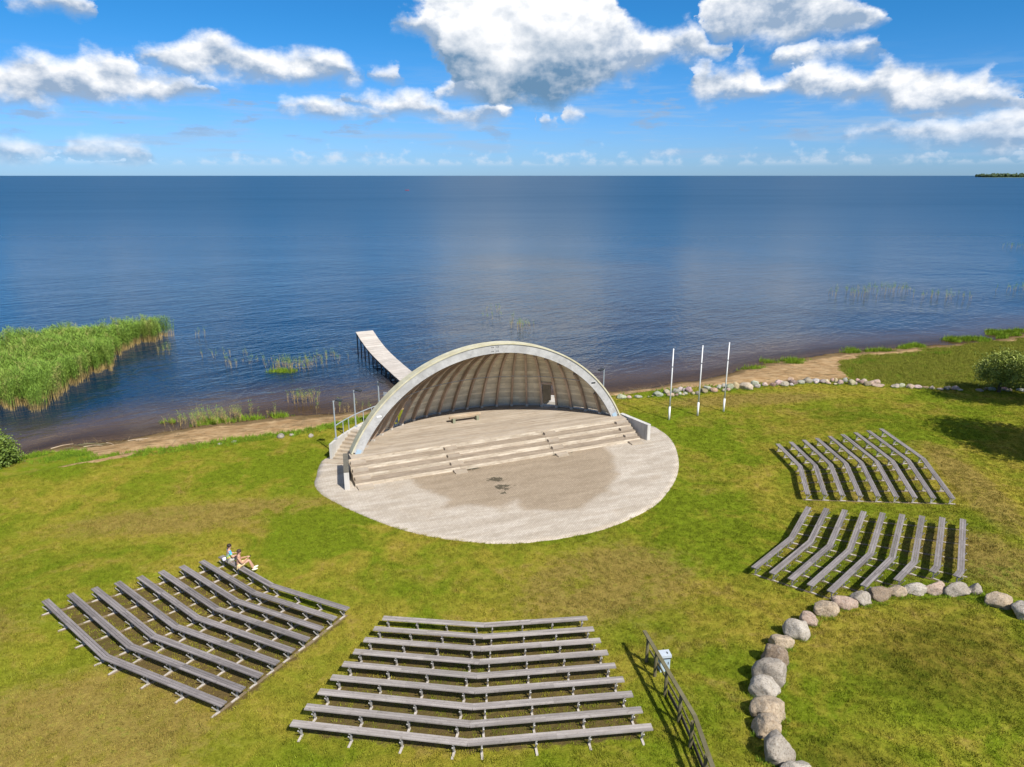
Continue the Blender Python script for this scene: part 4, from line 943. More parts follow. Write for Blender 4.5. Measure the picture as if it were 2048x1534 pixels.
m = MB(); m.box((.12, -.155, .42), (.03, .012, .12)); m.build('door_lock', M_dark, UB)

# ------------------------------------------------------------------ jetty
JY = [55.4, 58.2, 62.6, 67.4, 70.4, 73.4]; JZ = [-.33, -.30, -.2, .02, .38, 1.2]
def jl(y): return -16.5 - .49 * (y - 73.4)
jd = Vector((-.49, 1, 0)).normalized(); jn = Vector((jd.y, -jd.x, 0)); JW = 1.85
from numpy import interp
def jz(y):
    return float(np.mean([np.interp(y + e, JY, JZ, left=-.34, right=JZ[-1] + (y + e - 73.4) * .28 if y + e > 73.4 else None) for e in (-1.6, -.8, 0, .8, 1.6)]))
J0 = Vector((jl(55.4), 55.4, jz(55.4))); JT = empty('jetty', J0); tag(JT, 'narrow pale plank jetty on dark piles, bent upward at its far end', 'jetty')
s = 0.; k = 0
pl = unit_box(M_deck)
while True:
    p = Vector((jl(55.4), 55.4, 0)) + jd * s
    if p.y > 73.35: break
    sl = math.atan2(jz(p.y + .2) - jz(p.y - .2), .4 / jd.y)
    c = p + jn * (JW / 2 + random.uniform(-.015, .015)); c.z = jz(p.y)
    link('deck_plank', pl, JT, c - J0, (sl, 0, math.atan2(jn.y, jn.x)), (JW, .182, .045)); s += .19 * math.cos(sl); k += 1
for sd in (.05, JW - .1):
    m = MB(); pts = [Vector((jl(y), y, jz(y) - .10)) + jn * sd - J0 for y in np.linspace(55.5, 73.3, 24)]; 
    vs = []; fs = []
    for p in pts: vs += [p + jn * .04 + Vector((0, 0, .07)), p - jn * .04 + Vector((0, 0, .07)), p - jn * .04 - Vector((0, 0, .07)), p + jn * .04 - Vector((0, 0, .07))]
    for i in range(len(pts) - 1):
        for q in range(4): fs.append((i * 4 + q, i * 4 + (q + 1) % 4, i * 4 + 4 + (q + 1) % 4, i * 4 + 4 + q))
    m.add(vs, fs); m.build('stringer', M_pile, JT)
for y in list(np.linspace(58.6, 73.1, 12)):
    for sd in (.06, JW - .1):
        p = Vector((jl(y), y, 0)) + jn * sd; m = MB(); m.tube([Vector((p.x, p.y, -2.4)) - J0, Vector((p.x, p.y, jz(y) - .04)) - J0], .06, 8); m.build('pile', M_pile, JT)
    A = Vector((jl(y), y, jz(y) - .2)) - J0; m = MB(); m.box(A + jn * JW / 2, (JW, .08, .1), Matrix.Rotation(math.atan2(jn.y, jn.x), 3, 'Z')); m.build('cross_beam', M_pile, JT)

# ------------------------------------------------------------------ trees and bushes
def mk_leaf(name, a, b):
    m, t, bb = material(name); p = pos(t); n = t.noise(p, 1.6, 4); r = t.attr('tone')
    c = t.mix(r, a, b); c = t.mix(t.math('MULTIPLY', n, .5), c, t.mix(1, c, (.6, .7, .5), 'MULTIPLY'))
    t.l.new(c, bb.inputs['Base Color']); bb.inputs['Roughness'].default_value = .55; bb.inputs['Specular IOR Level'].default_value = .3
    return m
M_leaf = mk_leaf('willow_leaf', (.10, .145, .016), (.32, .35, .07)); M_leaf2 = mk_leaf('bush_leaf', (.060, .105, .012), (.20, .26, .045)); M_bark = mk_flat('bark', (.075, .058, .042), .9, var=.3)
def foliage(name, parent, blobs, nleaf, size, mat, seed, droop=.2):
    g = np.random.default_rng(seed); vol = np.array([b[3] * b[4] * b[5] for b in blobs]) ** .8; cnt = (nleaf * vol / vol.sum()).astype(int)
    P = []; T = []
    for (x, y, z, a, b, c), n in zip(blobs, cnt):
        nc = max(6, n // 14); d = g.normal(size=(nc, 3)); d /= np.linalg.norm(d, axis=1)[:, None]; rad = g.random(nc) ** .28
        tn = g.random(nc)
        cc = d * rad[:, None] * np.array([a, b, c]) * (1 + .16 * g.normal(size=nc))[:, None] + np.array([x, y, z])
        pp = np.repeat(cc, 14, 0) + g.normal(size=(nc * 14, 3)) * size * 1.5; P.append(pp); T.append(np.clip(np.repeat(tn, 14) * .7 + g.random(nc * 14) * .35, 0, 1))
    P = np.concatenate(P); T = np.concatenate(T); N = len(P)
    u = g.normal(size=(N, 3)); u[:, 2] -= droop; u /= np.linalg.norm(u, axis=1)[:, None]
    w = np.cross(u, g.normal(size=(N, 3))); w /= np.linalg.norm(w, axis=1)[:, None]
    L = size * (.7 + .6 * g.random(N))[:, None]; W = L * .36
    V = np.stack([P - u * L * .5, P + w * W, P + u * L * .5, P - w * W], 1).reshape(-1, 3)
    me = bpy.data.meshes.new(name); me.vertices.add(4 * N); me.vertices.foreach_set('co', V.ravel().astype('f4'))
    me.loops.add(4 * N); me.loops.foreach_set('vertex_index', np.arange(4 * N, dtype='i4')); me.polygons.add(N)
    me.polygons.foreach_set('loop_start', np.arange(0, 4 * N, 4, dtype='i4')); me.polygons.foreach_set('loop_total', np.full(N, 4, 'i4')); me.update(calc_edges=True)
    at = me.attributes.new('tone', 'FLOAT', 'POINT'); at.data.foreach_set('value', np.repeat(T, 4).astype('f4')); me.materials.append(mat)
    return link(name, me, parent)
def limbs(parent, h, r0, ends, seed):
    rs = random.Random(seed); m = MB(); m.tube([(0, 0, -.2), (.02, .01, h * .5), (.04, 0, h)], [r0, r0 * .85, r0 * .7], 9)
    for e in ends:
        mid = (e[0] * .45 + rs.uniform(-.1, .1), e[1] * .45 + rs.uniform(-.1, .1), h + (e[2] - h) * .5)
        m.tube([(.03, 0, h * .9), mid, e], [r0 * .55, r0 * .32, r0 * .08], 6)
    return m.build('trunk', M_bark, parent)
def tree(name, loc, blobs, nleaf, size, mat, th, tr, seed, label, cat, group=None):
    root = empty(name, loc); tag(root, label, cat, group)
    rs = random.Random(seed); ends = []
    for b in blobs:
        for _ in range(3): ends.append((b[0] + rs.uniform(-.6, .6) * b[3], b[1] + rs.uniform(-.6, .6) * b[4], b[2] + rs.uniform(-.3, .6) * b[5]))
    limbs(root, th, tr, ends, seed); foliage('crown', root, blobs, nleaf, size, mat, seed)
    return root
tx, ty = 39.6, 55.3
tree('round_tree', (tx, ty, Z(tx, ty)), [(0, 0, 2.0, 1.55, 1.5, 1.15), (.75, .1, 2.15, 1.25, 1.2, 1.05), (-.85, 0, 1.75, 1.05, 1.1, .85), (.2, -.3, 2.5, 1.1, 1.0, .75), (1.35, .1, 1.85, .8, .9, .75)], 15000, .13, M_leaf, 1.0, .14, 3, 'low round-headed willow in front of the lake meadow at right', 'tree')
tx, ty = 43.0, 55.9
tree('round_tree', (tx, ty, Z(tx, ty)), [(0, 0, 1.7, 1.5, 1.5, 1.1), (-.7, 0, 1.4, 1.1, 1.1, .9), (.8, .2, 1.9, 1.2, 1.2, 1.0)], 9000, .13, M_leaf, .9, .13, 5, 'dark willow crown cut off by the right edge beside the round one', 'tree')
tx, ty = 34.9, 40.1
tree('shade_tree', (tx, ty, Z(tx, ty)), [(0, 0, 5.2, 2.8, 2.8, 2.3), (1.2, .6, 6.2, 2.3, 2.3, 2.0), (-.8, -1.5, 4.6, 2.2, 2.0, 1.7), (1.0, -2.4, 5.2, 2.2, 2.2, 2.0), (2.6, -.6, 4.8, 2.2, 2.2, 2.0)], 12000, .28, M_leaf2, 2.6, .26, 9, 'tree beyond the right edge whose shadow falls across the lawn', 'tree')
for tx, ty, lab in [(44.4, 47.8, 'tree beyond the right edge shading the foot of the round willow'), (41.4, 48.4, 'tree beyond the right edge shading the lawn left of the round willow')]:
    tree('shade_tree', (tx, ty, Z(tx, ty)), [(0, 0, 7.0, 2.2, 1.5, 1.3), (-1.0, .3, 7.4, 1.7, 1.2, 1.1), (1.2, -.2, 7.2, 1.7, 1.3, 1.1), (0, 0, 8.2, 1.3, 1.1, .9)], 9000, .26, M_leaf2, 4.6, .2, int(tx), lab, 'tree')
tx, ty = -32.9, 41.0
tree('shore_bush', (tx, ty, Z(tx, ty)), [(0, 0, .9, 1.6, 1.5, 1.1), (-.7, .2, 1.6, 1.2, 1.2, 1.0), (.9, .5, .9, 1.05, 1.0, .85), (.35, .2, 1.75, .9, .9, .6), (1.3, .2, 1.3, .6, .6, .6), (.3, -.6, .5, 1.2, .9, .6)], 15000, .13, M_leaf2, .4, .1, 15, 'leafy green bush on the shore at the left edge', 'bush')

# ------------------------------------------------------------------ scattered grass and reeds
def scatter(name, pts, rot, scl, mesh, label=None, cat=None):
    src = bpy.data.objects.new(name + '_tuft', mesh)
    me = bpy.data.meshes.new(name); me.vertices.add(len(pts)); me.vertices.foreach_set('co', pts.ravel().astype('f4'))
    a = me.attributes.new('rot', 'FLOAT_VECTOR', 'POINT'); a.data.foreach_set('vector', rot.ravel().astype('f4'))
    a = me.attributes.new('scl', 'FLOAT_VECTOR', 'POINT'); a.data.foreach_set('vector', scl.ravel().astype('f4'))
    o = link(name, me); ng = bpy.data.node_groups.new(name, 'GeometryNodeTree')
    ng.interface.new_socket('Geometry', in_out='INPUT', socket_type='NodeSocketGeometry'); ng.interface.new_socket('Geometry', in_out='OUTPUT', socket_type='NodeSocketGeometry')
    N = ng.nodes; gi = N.new('NodeGroupInput'); go = N.new('NodeGroupOutput'); ip = N.new('GeometryNodeInstanceOnPoints'); oi = N.new('GeometryNodeObjectInfo'); oi.inputs[0].default_value = src
    ra = N.new('GeometryNodeInputNamedAttribute'); ra.data_type = 'FLOAT_VECTOR'; ra.inputs[0].default_value = 'rot'
    sa = N.new('GeometryNodeInputNamedAttribute'); sa.data_type = 'FLOAT_VECTOR'; sa.inputs[0].default_value = 'scl'
    L = ng.links; L.new(gi.outputs[0], ip.inputs['Points']); L.new(oi.outputs['Geometry'], ip.inputs['Instance']); L.new(ra.outputs[0], ip.inputs['Rotation']); L.new(sa.outputs[0], ip.inputs['Scale']); L.new(ip.outputs[0], go.inputs[0])
    md = o.modifiers.new('scatter', 'NODES'); md.node_group = ng
    return tag(o, label, cat, None, 'stuff')
def blades(n, spread, h, w, lean, mat, seed, seg=1):
    g = random.Random(seed); m = MB()
    for _ in range(n):
        a = g.uniform(0, 6.28); r = spread * math.sqrt(g.random()); x, y = r * math.cos(a), r * math.sin(a); b = g.uniform(0, 6.28); hh = h * g.uniform(.6, 1.15); ww = w * g.uniform(.7, 1.2)
        dx, dy = math.cos(b) * ww, math.sin(b) * ww; lx_, ly_ = g.gauss(0, lean) * hh, g.gauss(0, lean) * hh
        m.face([(x - dx, y - dy, -.01), (x + dx, y + dy, -.01), (x + lx_ + dx * .1, y + ly_, hh)])
    return m.mesh('tuft', mat)
g = np.random.default_rng(21)
def spots(n, x0, x1, y0, y1): return g.uniform(x0, x1, n), g.uniform(y0, y1, n)
def tilt(n, a=.15): return np.stack([g.normal(0, a, n), g.normal(0, a, n), g.uniform(0, 6.28, n)], 1)
# lawn
x, y = spots(260000, -44, 46, 11, 60)
sy, ey, t_ = shore_t(x, y); vis = np.abs(x) < .76 * (y * .96 + 5) + 2
at = ground_attrs(x, y)
okk = (t_ > .98) & vis & ~inpoly(x, y, PLAZA) & (g.random(len(x)) < (1 - .62 * at['soil'])) & (at['sand'] < .4) & (g.random(len(x)) < np.clip(34 / np.maximum(y, 11), .35, 1))
lc = np.stack([(x + 1.1) * math.cos(ANG) + (y - 43) * math.sin(ANG), -(x + 1.1) * math.sin(ANG) + (y - 43) * math.cos(ANG)], 1)
az_ = np.degrees(np.arctan2(lc[:, 0], lc[:, 1] + SC)); rr_ = np.hypot(lc[:, 0], lc[:, 1] + SC)
okk &= ~((rr_ < 12.3) & (np.abs(az_) < 61)) & ~((np.abs(lc[:, 0]) < 9.9) & (lc[:, 1] > -2.6) & (lc[:, 1] < 6))
x, y = x[okk], y[okk]; n = len(x); s = g.uniform(.6, 1.3, n) * (.75 + .6 * fbm(x, y, 1.3, 8))
scatter('lawn_grass', np.stack([x, y, ground_z(x, y)], 1), tilt(n), np.stack([s, s, s], 1), blades(16, .13, .055, .011, .55, M_lawnblade, 1), 'short mown grass covering the lawn', 'grass')
# lush strips
x, y = spots(90000, -34, 46, 36, 84); at = ground_attrs(x, y); sy = shore_t(x, y)[0]
okk = (g.random(len(x)) < np.clip(at['lush'], 0, 1) * .9) & (y < sy + .3) & (at['sand'] < .75); x, y = x[okk], y[okk]; n = len(x); s = g.uniform(.5, 1.25, n)
scatter('shore_grass', np.stack([x, y, ground_z(x, y)], 1), tilt(n), np.stack([s, s, s], 1), blades(14, .16, .24, .016, .4, M_lush, 2), 'long bright green grass along the shore edge', 'grass')
x, y = spots(60000, 26, 66, 52, 84); at = ground_attrs(x, y)
okk = (g.random(len(x)) < at['meadow'] * .8) & (np.abs(x) < .8 * (y + 5)); x, y = x[okk], y[okk]; n = len(x); s = g.uniform(.5, 1.2, n)
scatter('meadow_grass', np.stack([x, y, ground_z(x, y)], 1), tilt(n), np.stack([s, s, s], 1), blades(12, .25, .15, .018, .6, M_meadow, 3), 'rough olive grass between the rock row and the lake', 'grass')
# tufts round the feet of the stones
pp = []
for (x0, y0, z0, w0, *_r) in BO:
    k = 26; a = g.uniform(0, 6.28, k); r_ = w0 * .5 * g.uniform(.85, 1.25, k); pp.append(np.stack([x0 + r_ * np.cos(a), y0 + r_ * np.sin(a)], 1))
for (x0, y0, w0, h0) in SR_:
    k = 9; a = g.uniform(3.3, 6.1, k); r_ = w0 * .5 * g.uniform(.8, 1.3, k); pp.append(np.stack([x0 + r_ * np.cos(a), y0 + r_ * np.sin(a)], 1))
pp = np.concatenate(pp); n = len(pp); s = g.uniform(.35, .8, n)
scatter('stone_foot_grass', np.stack([pp[:, 0], pp[:, 1], ground_z(pp[:, 0], pp[:, 1])], 1), tilt(n), np.stack([s, s, s], 1), blades(14, .14, .24, .014, .5, M_lush, 6), 'unmown grass round the feet of the stones', 'grass')
x, y = spots(26000, -34, 40, 38, 76); at = ground_attrs(x, y); sy = shore_t(x, y)[0]
okk = (at['sand'] > .5) & (y < sy + .2) & (g.random(len(x)) < .25 + .75 * at['wrack']) & (fbm(x, y, .8, 23) > .47); x, y = x[okk], y[okk]; n = len(x); s = g.uniform(.5, 1.3, n)
scatter('beach_litter', np.stack([x, y, ground_z(x, y)], 1), tilt(n, .1), np.stack([s, s, s * .3], 1), blades(10, .22, .22, .014, 1.6, mk_blade('dry_wrack', (.10, .07, .035), (.26, .19, .10)), 7), 'dry reed litter strewn along the beach', 'litter')
# weedy clumps along the waterline
WD = [(23.1,66.0,.7),(26.3,68.3,1.6),(28.0,69.3,1.1),(36.5,73.2,1.2),(38.5,73.9,1.6),(43.1,75.6,1.8),(44.8,76.2,1.2),(51.3,78.9,2.2),(53.5,79.7,2.0),(58.6,82.3,2.6),(60.7,83.4,2.4),(-23.4,50.4,1.0),(-22.5,50.9,1.1),(-21.6,51.3,.9),(-20.3,51.7,.7),(-18.2,52.2,.6),(-22.4,65.6,.75),(-21.9,65.9,.7)]
pp = []
for (a, b, r_) in WD:
    k = int(34 * r_ * r_) + 16; cx_ = a + g.normal(0, r_ * .7, 5); cy_ = b + g.normal(0, r_ * .25, 5); ci_ = g.integers(0, 5, k); pp.append(np.stack([cx_[ci_] + g.normal(0, .34, k), cy_[ci_] + g.normal(0, .17, k)], 1))
pp = np.concatenate(pp); n = len(pp); s = g.uniform(.6, 1.4, n)
scatter('water_sedge', np.stack([pp[:, 0], pp[:, 1], np.maximum(zt(pp[:, 0], pp[:, 1]), -1.02)], 1), tilt(n), np.stack([s, s, s], 1), blades(14, .2, .34, .02, .4, M_lush, 4), 'green sedge clumps along the waterline', 'sedge')
# reeds
def reed_mesh(n, seed, leaf=True):
    g_ = random.Random(seed); m = MB()
    for _ in range(n):
        a = g_.uniform(0, 6.28); r = .24 * math.sqrt(g_.random()); x0, y0 = r * math.cos(a), r * math.sin(a); h = g_.uniform(1.7, 2.5); lx_, ly_ = g_.gauss(.03, .06) * h, g_.gauss(0, .06) * h
        b = g_.uniform(0, 3.14); dx, dy = math.cos(b) * .010, math.sin(b) * .010
        m.face([(x0 - dx, y0 - dy, -.4), (x0 + dx, y0 + dy, -.4), (x0 + lx_ + dx * .3, y0 + ly_ + dy * .3, h), (x0 + lx_ - dx * .3, y0 + ly_ - dy * .3, h)])
        if leaf:
            for k in range(8):
                f = g_.uniform(.35, 1.0); px_, py_, pz_ = x0 + lx_ * f, y0 + ly_ * f, h * f; c = g_.uniform(0, 6.28); L = g_.uniform(.25, .5); up = g_.uniform(.1, .75)
                ex, ey_ = math.cos(c), math.sin(c); w = .02
                m.face([(px_ - ey_ * w, py_ + ex * w, pz_), (px_ + ey_ * w, py_ - ex * w, pz_), (px_ + ex * L * .8, py_ + ey_ * L * .8, pz_ + L * up)])
    return m.mesh('reed', M_reed)
RB = [(-66, 51.5), (-46, 54), (-41.1, 54.2), (-39, 53.1), (-37.3, 53.3), (-37.2, 55.1), (-38.2, 58), (-38.6, 60.1), (-38.7, 62.9), (-38.3, 66), (-39.8, 69.7), (-41.2, 73.5), (-40.9, 76.3), (-39.8, 78), (-39.5, 81.6), (-42.5, 82.0), (-46.1, 77.8), (-50, 76.1), (-54.2, 72.9), (-60, 69)]
x, y = spots(60000, -68, -36, 50, 84); d = polydist(x, y, RB); edgew = (fbm(x, y, .55, 6) - .5) * 1.7
okk = inpoly(x, y, RB) & (d > edgew) & (g.random(len(x)) < .27 * (.25 + .75 * ss(0, 2.2, d - edgew)) * ss(.22, .5, fbm(x, y, .32, 11) + .15 * (x > -46))); x, y = x[okk], y[okk]; n = len(x)
s = g.uniform(.85, 1.12, n); sz = s * (.70 + .55 * fbm(x, y, .5, 12))
scatter('reed_bed', np.stack([x, y, np.full(n, -1.0)], 1), tilt(n, .05), np.stack([s, s, sz], 1), reed_mesh(9, 5), 'dense green reed bed standing in the lake at left', 'reeds')
SPR = [(-21.6,66.2,1.3,60),(-20.3,67.2,1.0,40),(-19.0,69.2,.9,22),(-18.2,70.0,.8,12),(-36.4,80.4,.5,8),(-36.3,72.1,.5,10),(-36.5,74.3,.6,8),(.7,86.1,.6,22),(1.9,85.0,1.2,18),(-2.7,96,.9,10),(-2.5,91,1.4,10),(-16.8,56,.5,36),(-17.6,55.8,.4,10),(-29.1,71,.9,10),(-26.1,67,1.2,16),(-31.1,71,.5,5),(-24,68,1.6,18),(52.3,110.9,1.6,24),(54.6,110.,1.4,20),(59.5,114.4,2.0,40),(62.2,113.4,1.6,24),(65,108.5,1.6,28),(66.7,106.3,1.6,20),(82,115,2,30),(-23.4,50.6,1.3,46),(-22.2,51,1.2,46),(-24.4,49.8,.8,18),(-20.2,52,1.2,16),(-13.4,53.2,1.0,14),(133,187,3,60)]
pp = np.concatenate([np.stack([a + g.normal(0, r_, max(3, k * 6 // 10)), b + g.normal(0, r_ * .45, max(3, k * 6 // 10))], 1) for (a, b, r_, k) in SPR]); n = len(pp); s = g.uniform(.35, .62, n) * np.where(pp[:, 0] > 50, 1.25, 1)
scatter('sparse_reeds', np.stack([pp[:, 0], pp[:, 1], np.full(n, -1.0)], 1), tilt(n, .08), np.stack([s, s, s * 1.1], 1), reed_mesh(4, 8), 'thin scattered reeds in the shallow water', 'reeds')
# driftwood on the left beach
DW = empty('driftwood_pile', (-30.0, 45.2, Z(-30, 45.2))); tag(DW, 'tangle of bleached driftwood branches at the left waterline', 'driftwood')
rs = random.Random(4)
for i in range(14):
    a = Vector((rs.uniform(-1.6, 4.2), rs.uniform(-.3, .9) , .08)); a.y += a.x * .18; an = rs.gauss(.15, .35); L = rs.uniform(.5, 1.6); d = Vector((math.cos(an), math.sin(an), rs.uniform(-.03, .12)))
    m = MB(); m.tube([a, a + d * L * .5 + Vector((0, .05, .04)), a + d * L], [.035, .028, .012], 6); m.build('branch', M_log if i % 2 else M_fence, DW)

# ------------------------------------------------------------------ people on the first left bench
def skin_mesh(name, chains, mat, parent, sub=1):
    vs = []; es = []; rad = []; roots = []
    for ch in chains:
        b = len(vs); roots.append(b)
        for i, (p, r) in enumerate(ch):
            if isinstance(p, int): es.append((p, len(vs))) if False else None
            vs.append(p); rad.append(r)
            if i: es.append((len(vs) - 2, len(vs) - 1))
    me = bpy.data.meshes.new(name); me.from_pydata(vs, es, []); o = link(name, me, parent)
    sk = o.modifiers.new('skin', 'SKIN'); sk.use_smooth_shade = True
    for i, r in enumerate(rad):
        d = me.skin_vertices[0].data[i]; d.radius = (r, r) if not isinstance(r, tuple) else r; d.use_root = i in roots
    if sub: sb = o.modifiers.new('sub', 'SUBSURF'); sb.levels = sub; sb.render_levels = sub
    me.materials.append(mat); return o
def skin_graph(name, V, Eg, mat, parent, sub=2):
    keys = list(V); me = bpy.data.meshes.new(name); me.from_pydata([V[k][0] for k in keys], [(keys.index(a), keys.index(b)) for a, b in Eg], []); o = link(name, me, parent)
    if not me.skin_vertices: pass
    sk = o.modifiers.new('skin', 'SKIN'); sk.use_smooth_shade = True
    if not me.skin_vertices:
        bm = bmesh.new(); bm.from_mesh(me); bm.verts.layers.skin.verify(); bm.to_mesh(me); bm.free()
    for i, k in enumerate(keys):
        d = me.skin_vertices[0].data[i]; r = V[k][1]; d.radius = r if isinstance(r, tuple) else (r, r); d.use_root = (i == 0)
    sb = o.modifiers.new('sub', 'SUBSURF'); sb.levels = sub; sb.render_levels = sub
    me.materials.append(mat); return o
def ellipsoid(m, c, r, rot=None, n=10, mi=0):
    vs = []; fs = []
    for i in range(n + 1):
        th = math.pi * i / n
        for j in range(2 * n):
            ph = math.pi * j / n; v = Vector((r[0] * math.sin(th) * math.cos(ph), r[1] * math.sin(th) * math.sin(ph), r[2] * math.cos(th)))
            if rot is not None: v = rot @ v
            vs.append(v + Vector(c))
    for i in range(n):
        for j in range(2 * n): a = i * 2 * n + j; b = i * 2 * n + (j + 1) % (2 * n); fs.append((a, b, b + 2 * n, a + 2 * n))
    m.add(vs, fs, mi)
def person(loc, rz, label, pose, top, short, hair, headturn, sleeve):
    # local frame: x forward, y left, z up, origin on the seat
    root = empty('person', loc, rz); tag(root, label, 'person')
    V = {'pelvis': ((0, 0, .10), .115), 'belly': ((.01, 0, .26), (.115, .10)), 'chest': ((.03, 0, .42), (.135, .105)), 'neck0': ((.04, 0, .54), .055), 'neck': ((.055, 0, .60), .048)}
    Eg = [('pelvis', 'belly'), ('belly', 'chest'), ('chest', 'neck0'), ('neck0', 'neck')]
    hc = Vector((.08, 0, .70)); V['skull'] = (tuple(hc + Vector((-.005, 0, .02))), (.082, .09)); V['crown'] = (tuple(hc + Vector((-.01, 0, .085))), (.06, .065)); V['jaw'] = (tuple(hc + Vector((.02, 0, -.06))), (.058, .055))
    Eg += [('neck', 'jaw'), ('jaw', 'skull'), ('skull', 'crown')]
    for s, n in ((1, 'l'), (-1, 'r')):
        P = pose[n]
        V['sh' + n] = ((.03, .165 * s, .49), .052); V['el' + n] = (P['el'], .040); V['wr' + n] = (P['wr'], .028)
        V['hip' + n] = ((.03, .09 * s, .09), .088); V['kn' + n] = (P['kn'], .056); V['an' + n] = (P['an'], .037)
        mid = (Vector(V['kn' + n][0]) + Vector(P['an'])) / 2; V['ca' + n] = (tuple(Vector(V['kn' + n][0]) * .65 + Vector(P['an']) * .35), .054)
        Eg += [('chest', 'sh' + n), ('sh' + n, 'el' + n), ('el' + n, 'wr' + n), ('pelvis', 'hip' + n), ('hip' + n, 'kn' + n), ('kn' + n, 'ca' + n), ('ca' + n, 'an' + n)]
    body = skin_graph('body', V, Eg, M_skin, root)
    for s, n in ((1, 'l'), (-1, 'r')):
        w = Vector(pose[n]['wr']); d = (w - Vector(pose[n]['el'])).normalized(); sd = Vector((0, 1, 0)) - d * d.y; sd = sd.normalized(); up = d.cross(sd)
        HV = {'p0': (tuple(w), (.024, .03)), 'p1': (tuple(w + d * .07), (.018, .036))}; HE = [('p0', 'p1')]
        for f in range(4):
            b = w + d * .07 + sd * (.027 - .018 * f); L = (.065, .075, .07, .055)[f]
            HV[f'a{f}'] = (tuple(b + d * .015), .009); HV[f'b{f}'] = (tuple(b + d * L * .6 - up * .01), .0085); HV[f'c{f}'] = (tuple(b + d * L - up * .03), .0075)
            HE += [('p1', f'a{f}'), (f'a{f}', f'b{f}'), (f'b{f}', f'c{f}')]
        HV['t0'] = (tuple(w + d * .03 + sd * .035), .011); HV['t1'] = (tuple(w + d * .065 + sd * .055 - up * .015), .009); HE += [('p0', 't0'), ('t0', 't1')]
        skin_graph('hand', HV, HE, M_skin, root, 1)
        a = Vector(pose[n]['an']); fd = Vector(pose[n].get('foot', (.9, 0, -.25))).normalized(); m = MB()
        rot = fd.to_track_quat('X', 'Z').to_matrix(); ellipsoid(m, a + fd * .075 + Vector((0, 0, -.045)), (.135, .048, .045), rot, 8); m.build('shoe', M_shoew, root, True)
    # head details, turned towards the camera side
    q = Matrix.Rotation(headturn, 3, 'Z'); m = MB()
    ellipsoid(m, hc + q @ Vector((.088, 0, -.005)), (.020, .013, .022), q, 6); m.build('nose', M_skin, root, True)
    m = MB()
    for s in (-1, 1): ellipsoid(m, hc + q @ Vector((.074, .032 * s, .022)), (.012, .016, .010), q, 6)
    m.build('eyes', M_dark, root, True)
    m = MB(); ellipsoid(m, hc + q @ Vector((.072, 0, -.045)), (.010, .024, .007), q, 6); m.build('mouth', M_peach, root, True)
    m = MB()
    for s in (-1, 1): ellipsoid(m, hc + q @ Vector((-.005, .088 * s, 0)), (.020, .010, .028), q, 6)
    m.build('ears', M_skin, root, True)
    m = MB(); ellipsoid(m, hc + q @ Vector((-.022, 0, .045)), (.098, .102, .085), q, 10); ellipsoid(m, hc + q @ Vector((-.06, 0, -.035)), (.062, .088, .10), q, 10)
    if hair is M_hair2: ellipsoid(m, hc + q @ Vector((-.07, 0, -.12)), (.05, .075, .10), q, 8)
    m.build('hair', hair, root, True)
    # clothes
    cv = {k: (V[k][0], tuple(x + .014 for x in (V[k][1] if isinstance(V[k][1], tuple) else (V[k][1],) * 2))) for k in ('pelvis', 'belly', 'chest')}
    cv['nk'] = ((.038, 0, .525), .07); ce = [('pelvis', 'belly'), ('belly', 'chest'), ('chest', 'nk')]
    for n in 'lr':
        e = Vector(V['sh' + n][0]).lerp(Vector(V['el' + n][0]), sleeve); cv['sh' + n] = (V['sh' + n][0], .068); cv['el' + n] = (tuple(e), .060 if sleeve < .9 else .052); ce += [('chest', 'sh' + n), ('sh' + n, 'el' + n)]
        if sleeve > .9:
            cv['wr' + n] = (tuple(Vector(V['el' + n][0]).lerp(Vector(V['wr' + n][0]), .9)), .040); ce.append(('el' + n, 'wr' + n))
    skin_graph('top', cv, ce, top, root)
    sv = {'p': ((0, 0, .11), .135)}; se = []
    for n in 'lr':
        sv['h' + n] = (V['hip' + n][0], .105); sv['k' + n] = (tuple(Vector(V['hip' + n][0]).lerp(Vector(V['kn' + n][0]), .62)), .088); se += [('p', 'h' + n), ('h' + n, 'k' + n)]
    skin_graph('shorts', sv, se, short, root)
    return root
zb = Z(-12.4, 28.0) + .46
bd = Vector((.79, -.61, 0))
pA = dict(l=dict(el=(.10, .23, .26), wr=(.30, .13, .26), kn=(.42, .14, .10), an=(.46, .13, -.36)), r=dict(el=(.10, -.23, .26), wr=(.30, -.10, .24), kn=(.42, -.10, .12), an=(.40, -.08, -.36)))
pB = dict(l=dict(el=(.10, .24, .26), wr=(.33, .16, .33), kn=(.42, .12, .20), an=(.60, .16, -.22), foot=(.95, .1, .25)), r=dict(el=(.14, -.22, .24), wr=(.38, -.04, .36), kn=(.44, -.06, .26), an=(.56, -.05, -.20), foot=(.95, 0, .1)))
person((-12.62, 28.22, zb), R_(38), 'person in a blue, green and yellow tie-dye shirt seated at the bench end', pA, M_tie, M_greys, M_hair, R_(-78), .55)
person((-12.02, 27.76, zb), R_(22), 'person in a peach long-sleeved top and cream shorts sitting with knees raised', pB, M_peach, M_cream, M_hair2, R_(-62), 1.0)
m = MB(); m.box((0, 0, .07), (.12, .18, .15)); bg = m.build('bag', M_bagw); bg.location = (-12.86, 28.28, zb); bg.rotation_euler = (0, 0, R_(-35)); 
bv = bg.modifiers.new('b', 'BEVEL'); bv.width = .05; bv.segments = 3
tag(bg, 'white bag on the bench behind the tie-dye shirt', 'bag')
m = MB(); m.box((0, 0, 0), (.012, .075, .15)); ph = m.build('phone', M_phone); ph.location = (-11.57, 27.97, zb + .37); ph.rotation_euler = (0, .5, R_(22)); tag(ph, 'dark phone held by the person in the peach top', 'phone')

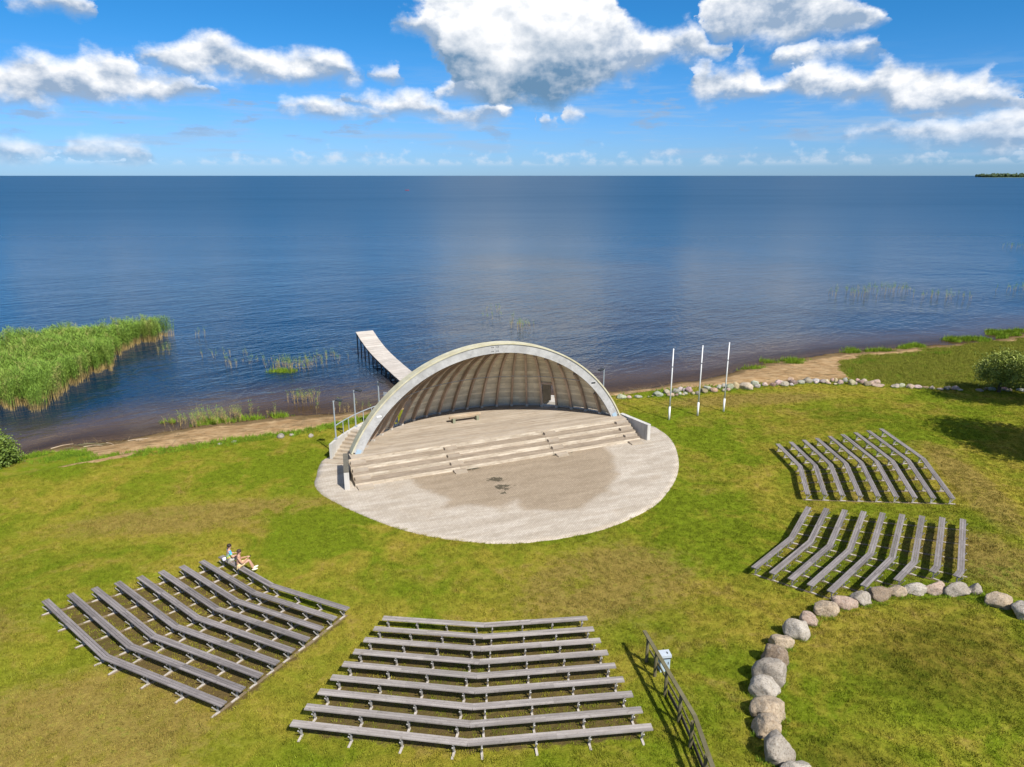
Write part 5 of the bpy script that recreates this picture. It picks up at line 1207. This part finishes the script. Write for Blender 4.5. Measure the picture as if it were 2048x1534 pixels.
# ------------------------------------------------------------------ far things: boat and wooded headland
BT = empty('rowing_boat', (-131, 920, -1.0), R_(15)); tag(BT, 'tiny red boat far out on the lake', 'boat')
m = MB(); N = 12; vs = []; fs = []
for i in range(N + 1):
    u = -1 + 2 * i / N; w = .75 * (1 - max(0, u) ** 2.2) * (1 - .15 * max(0, -u)); x = 2.4 * u; sh = .25 * u * u
    vs += [(x, -w, .6 + sh), (x, -w * .7, 0.02), (x, 0, -.12), (x, w * .7, .02), (x, w, .6 + sh), (x, w * .9, .58 + sh), (x, 0, .1), (x, -w * .9, .58 + sh)]
for i in range(N):
    for q in range(8): fs.append((i * 8 + q, i * 8 + (q + 1) % 8, i * 8 + 8 + (q + 1) % 8, i * 8 + 8 + q))
fs += [tuple(range(8)), tuple(range(N * 8 + 7, N * 8 - 1, -1))]; m.add(vs, fs); m.build('hull', M_red, BT)
for x in (-1.1, .4):
    m = MB(); m.box((x, 0, .42), (.3, 1.3, .05)); m.build('thwart', M_log, BT)
m = MB(); m.box((-2.45, 0, .55), (.3, .3, .7)); m.build('outboard_motor', M_dark, BT)

def mk_forest():
    m, t, b = material('far_forest'); p = pos(t); n = t.noise(p, .05, 4, .6)
    t.l.new(t.mix(n, (.022, .045, .020), (.060, .085, .030)), b.inputs['Base Color']); return m
M_forest = mk_forest()
hx0 = 4500.; m = MB(); rs = random.Random(8)
pts = [(4440, 7000), (4560, 6960), (5100, 6930), (6500, 6900), (8000, 6880), (8000, 8200), (5200, 7700), (4600, 7120)]
m.prism(pts, -4, 1.2); hl = m.build('headland', mk_flat('far_shore', (.16, .19, .05), .9)); tag(hl, kind='structure')
from mathutils import noise as mnoise
fm = MB()
bm = bmesh.new(); bmesh.ops.create_icosphere(bm, subdivisions=2, radius=1); base_v = [v.co.copy() for v in bm.verts]; base_f = [tuple(v.index for v in f.verts) for f in bm.faces]; bm.free()
for i in range(520):
    x = 4540 + 3300 * rs.random() ** 1.5; y = 7000 + rs.uniform(-20, 260) - (x - 4540) * .03; grow = min(1, (x - 4480) / 160); h = rs.uniform(20, 34) * (.45 + .55 * grow) + 6 * rs.random(); r = rs.uniform(9, 17)
    off = Vector((i * 2.3, i * 1.1, 0)); vs = []
    for v in base_v:
        q = v * (1 + .45 * mnoise.noise(v * 2 + off)); vs.append((x + q.x * r, y + q.y * r, 1 + h * .55 + q.z * h * .5))
    fm.add(vs, base_f)
ff = fm.build('headland_forest', M_forest); tag(ff, 'dark wooded headland on the horizon at right', 'forest', None, 'stuff')
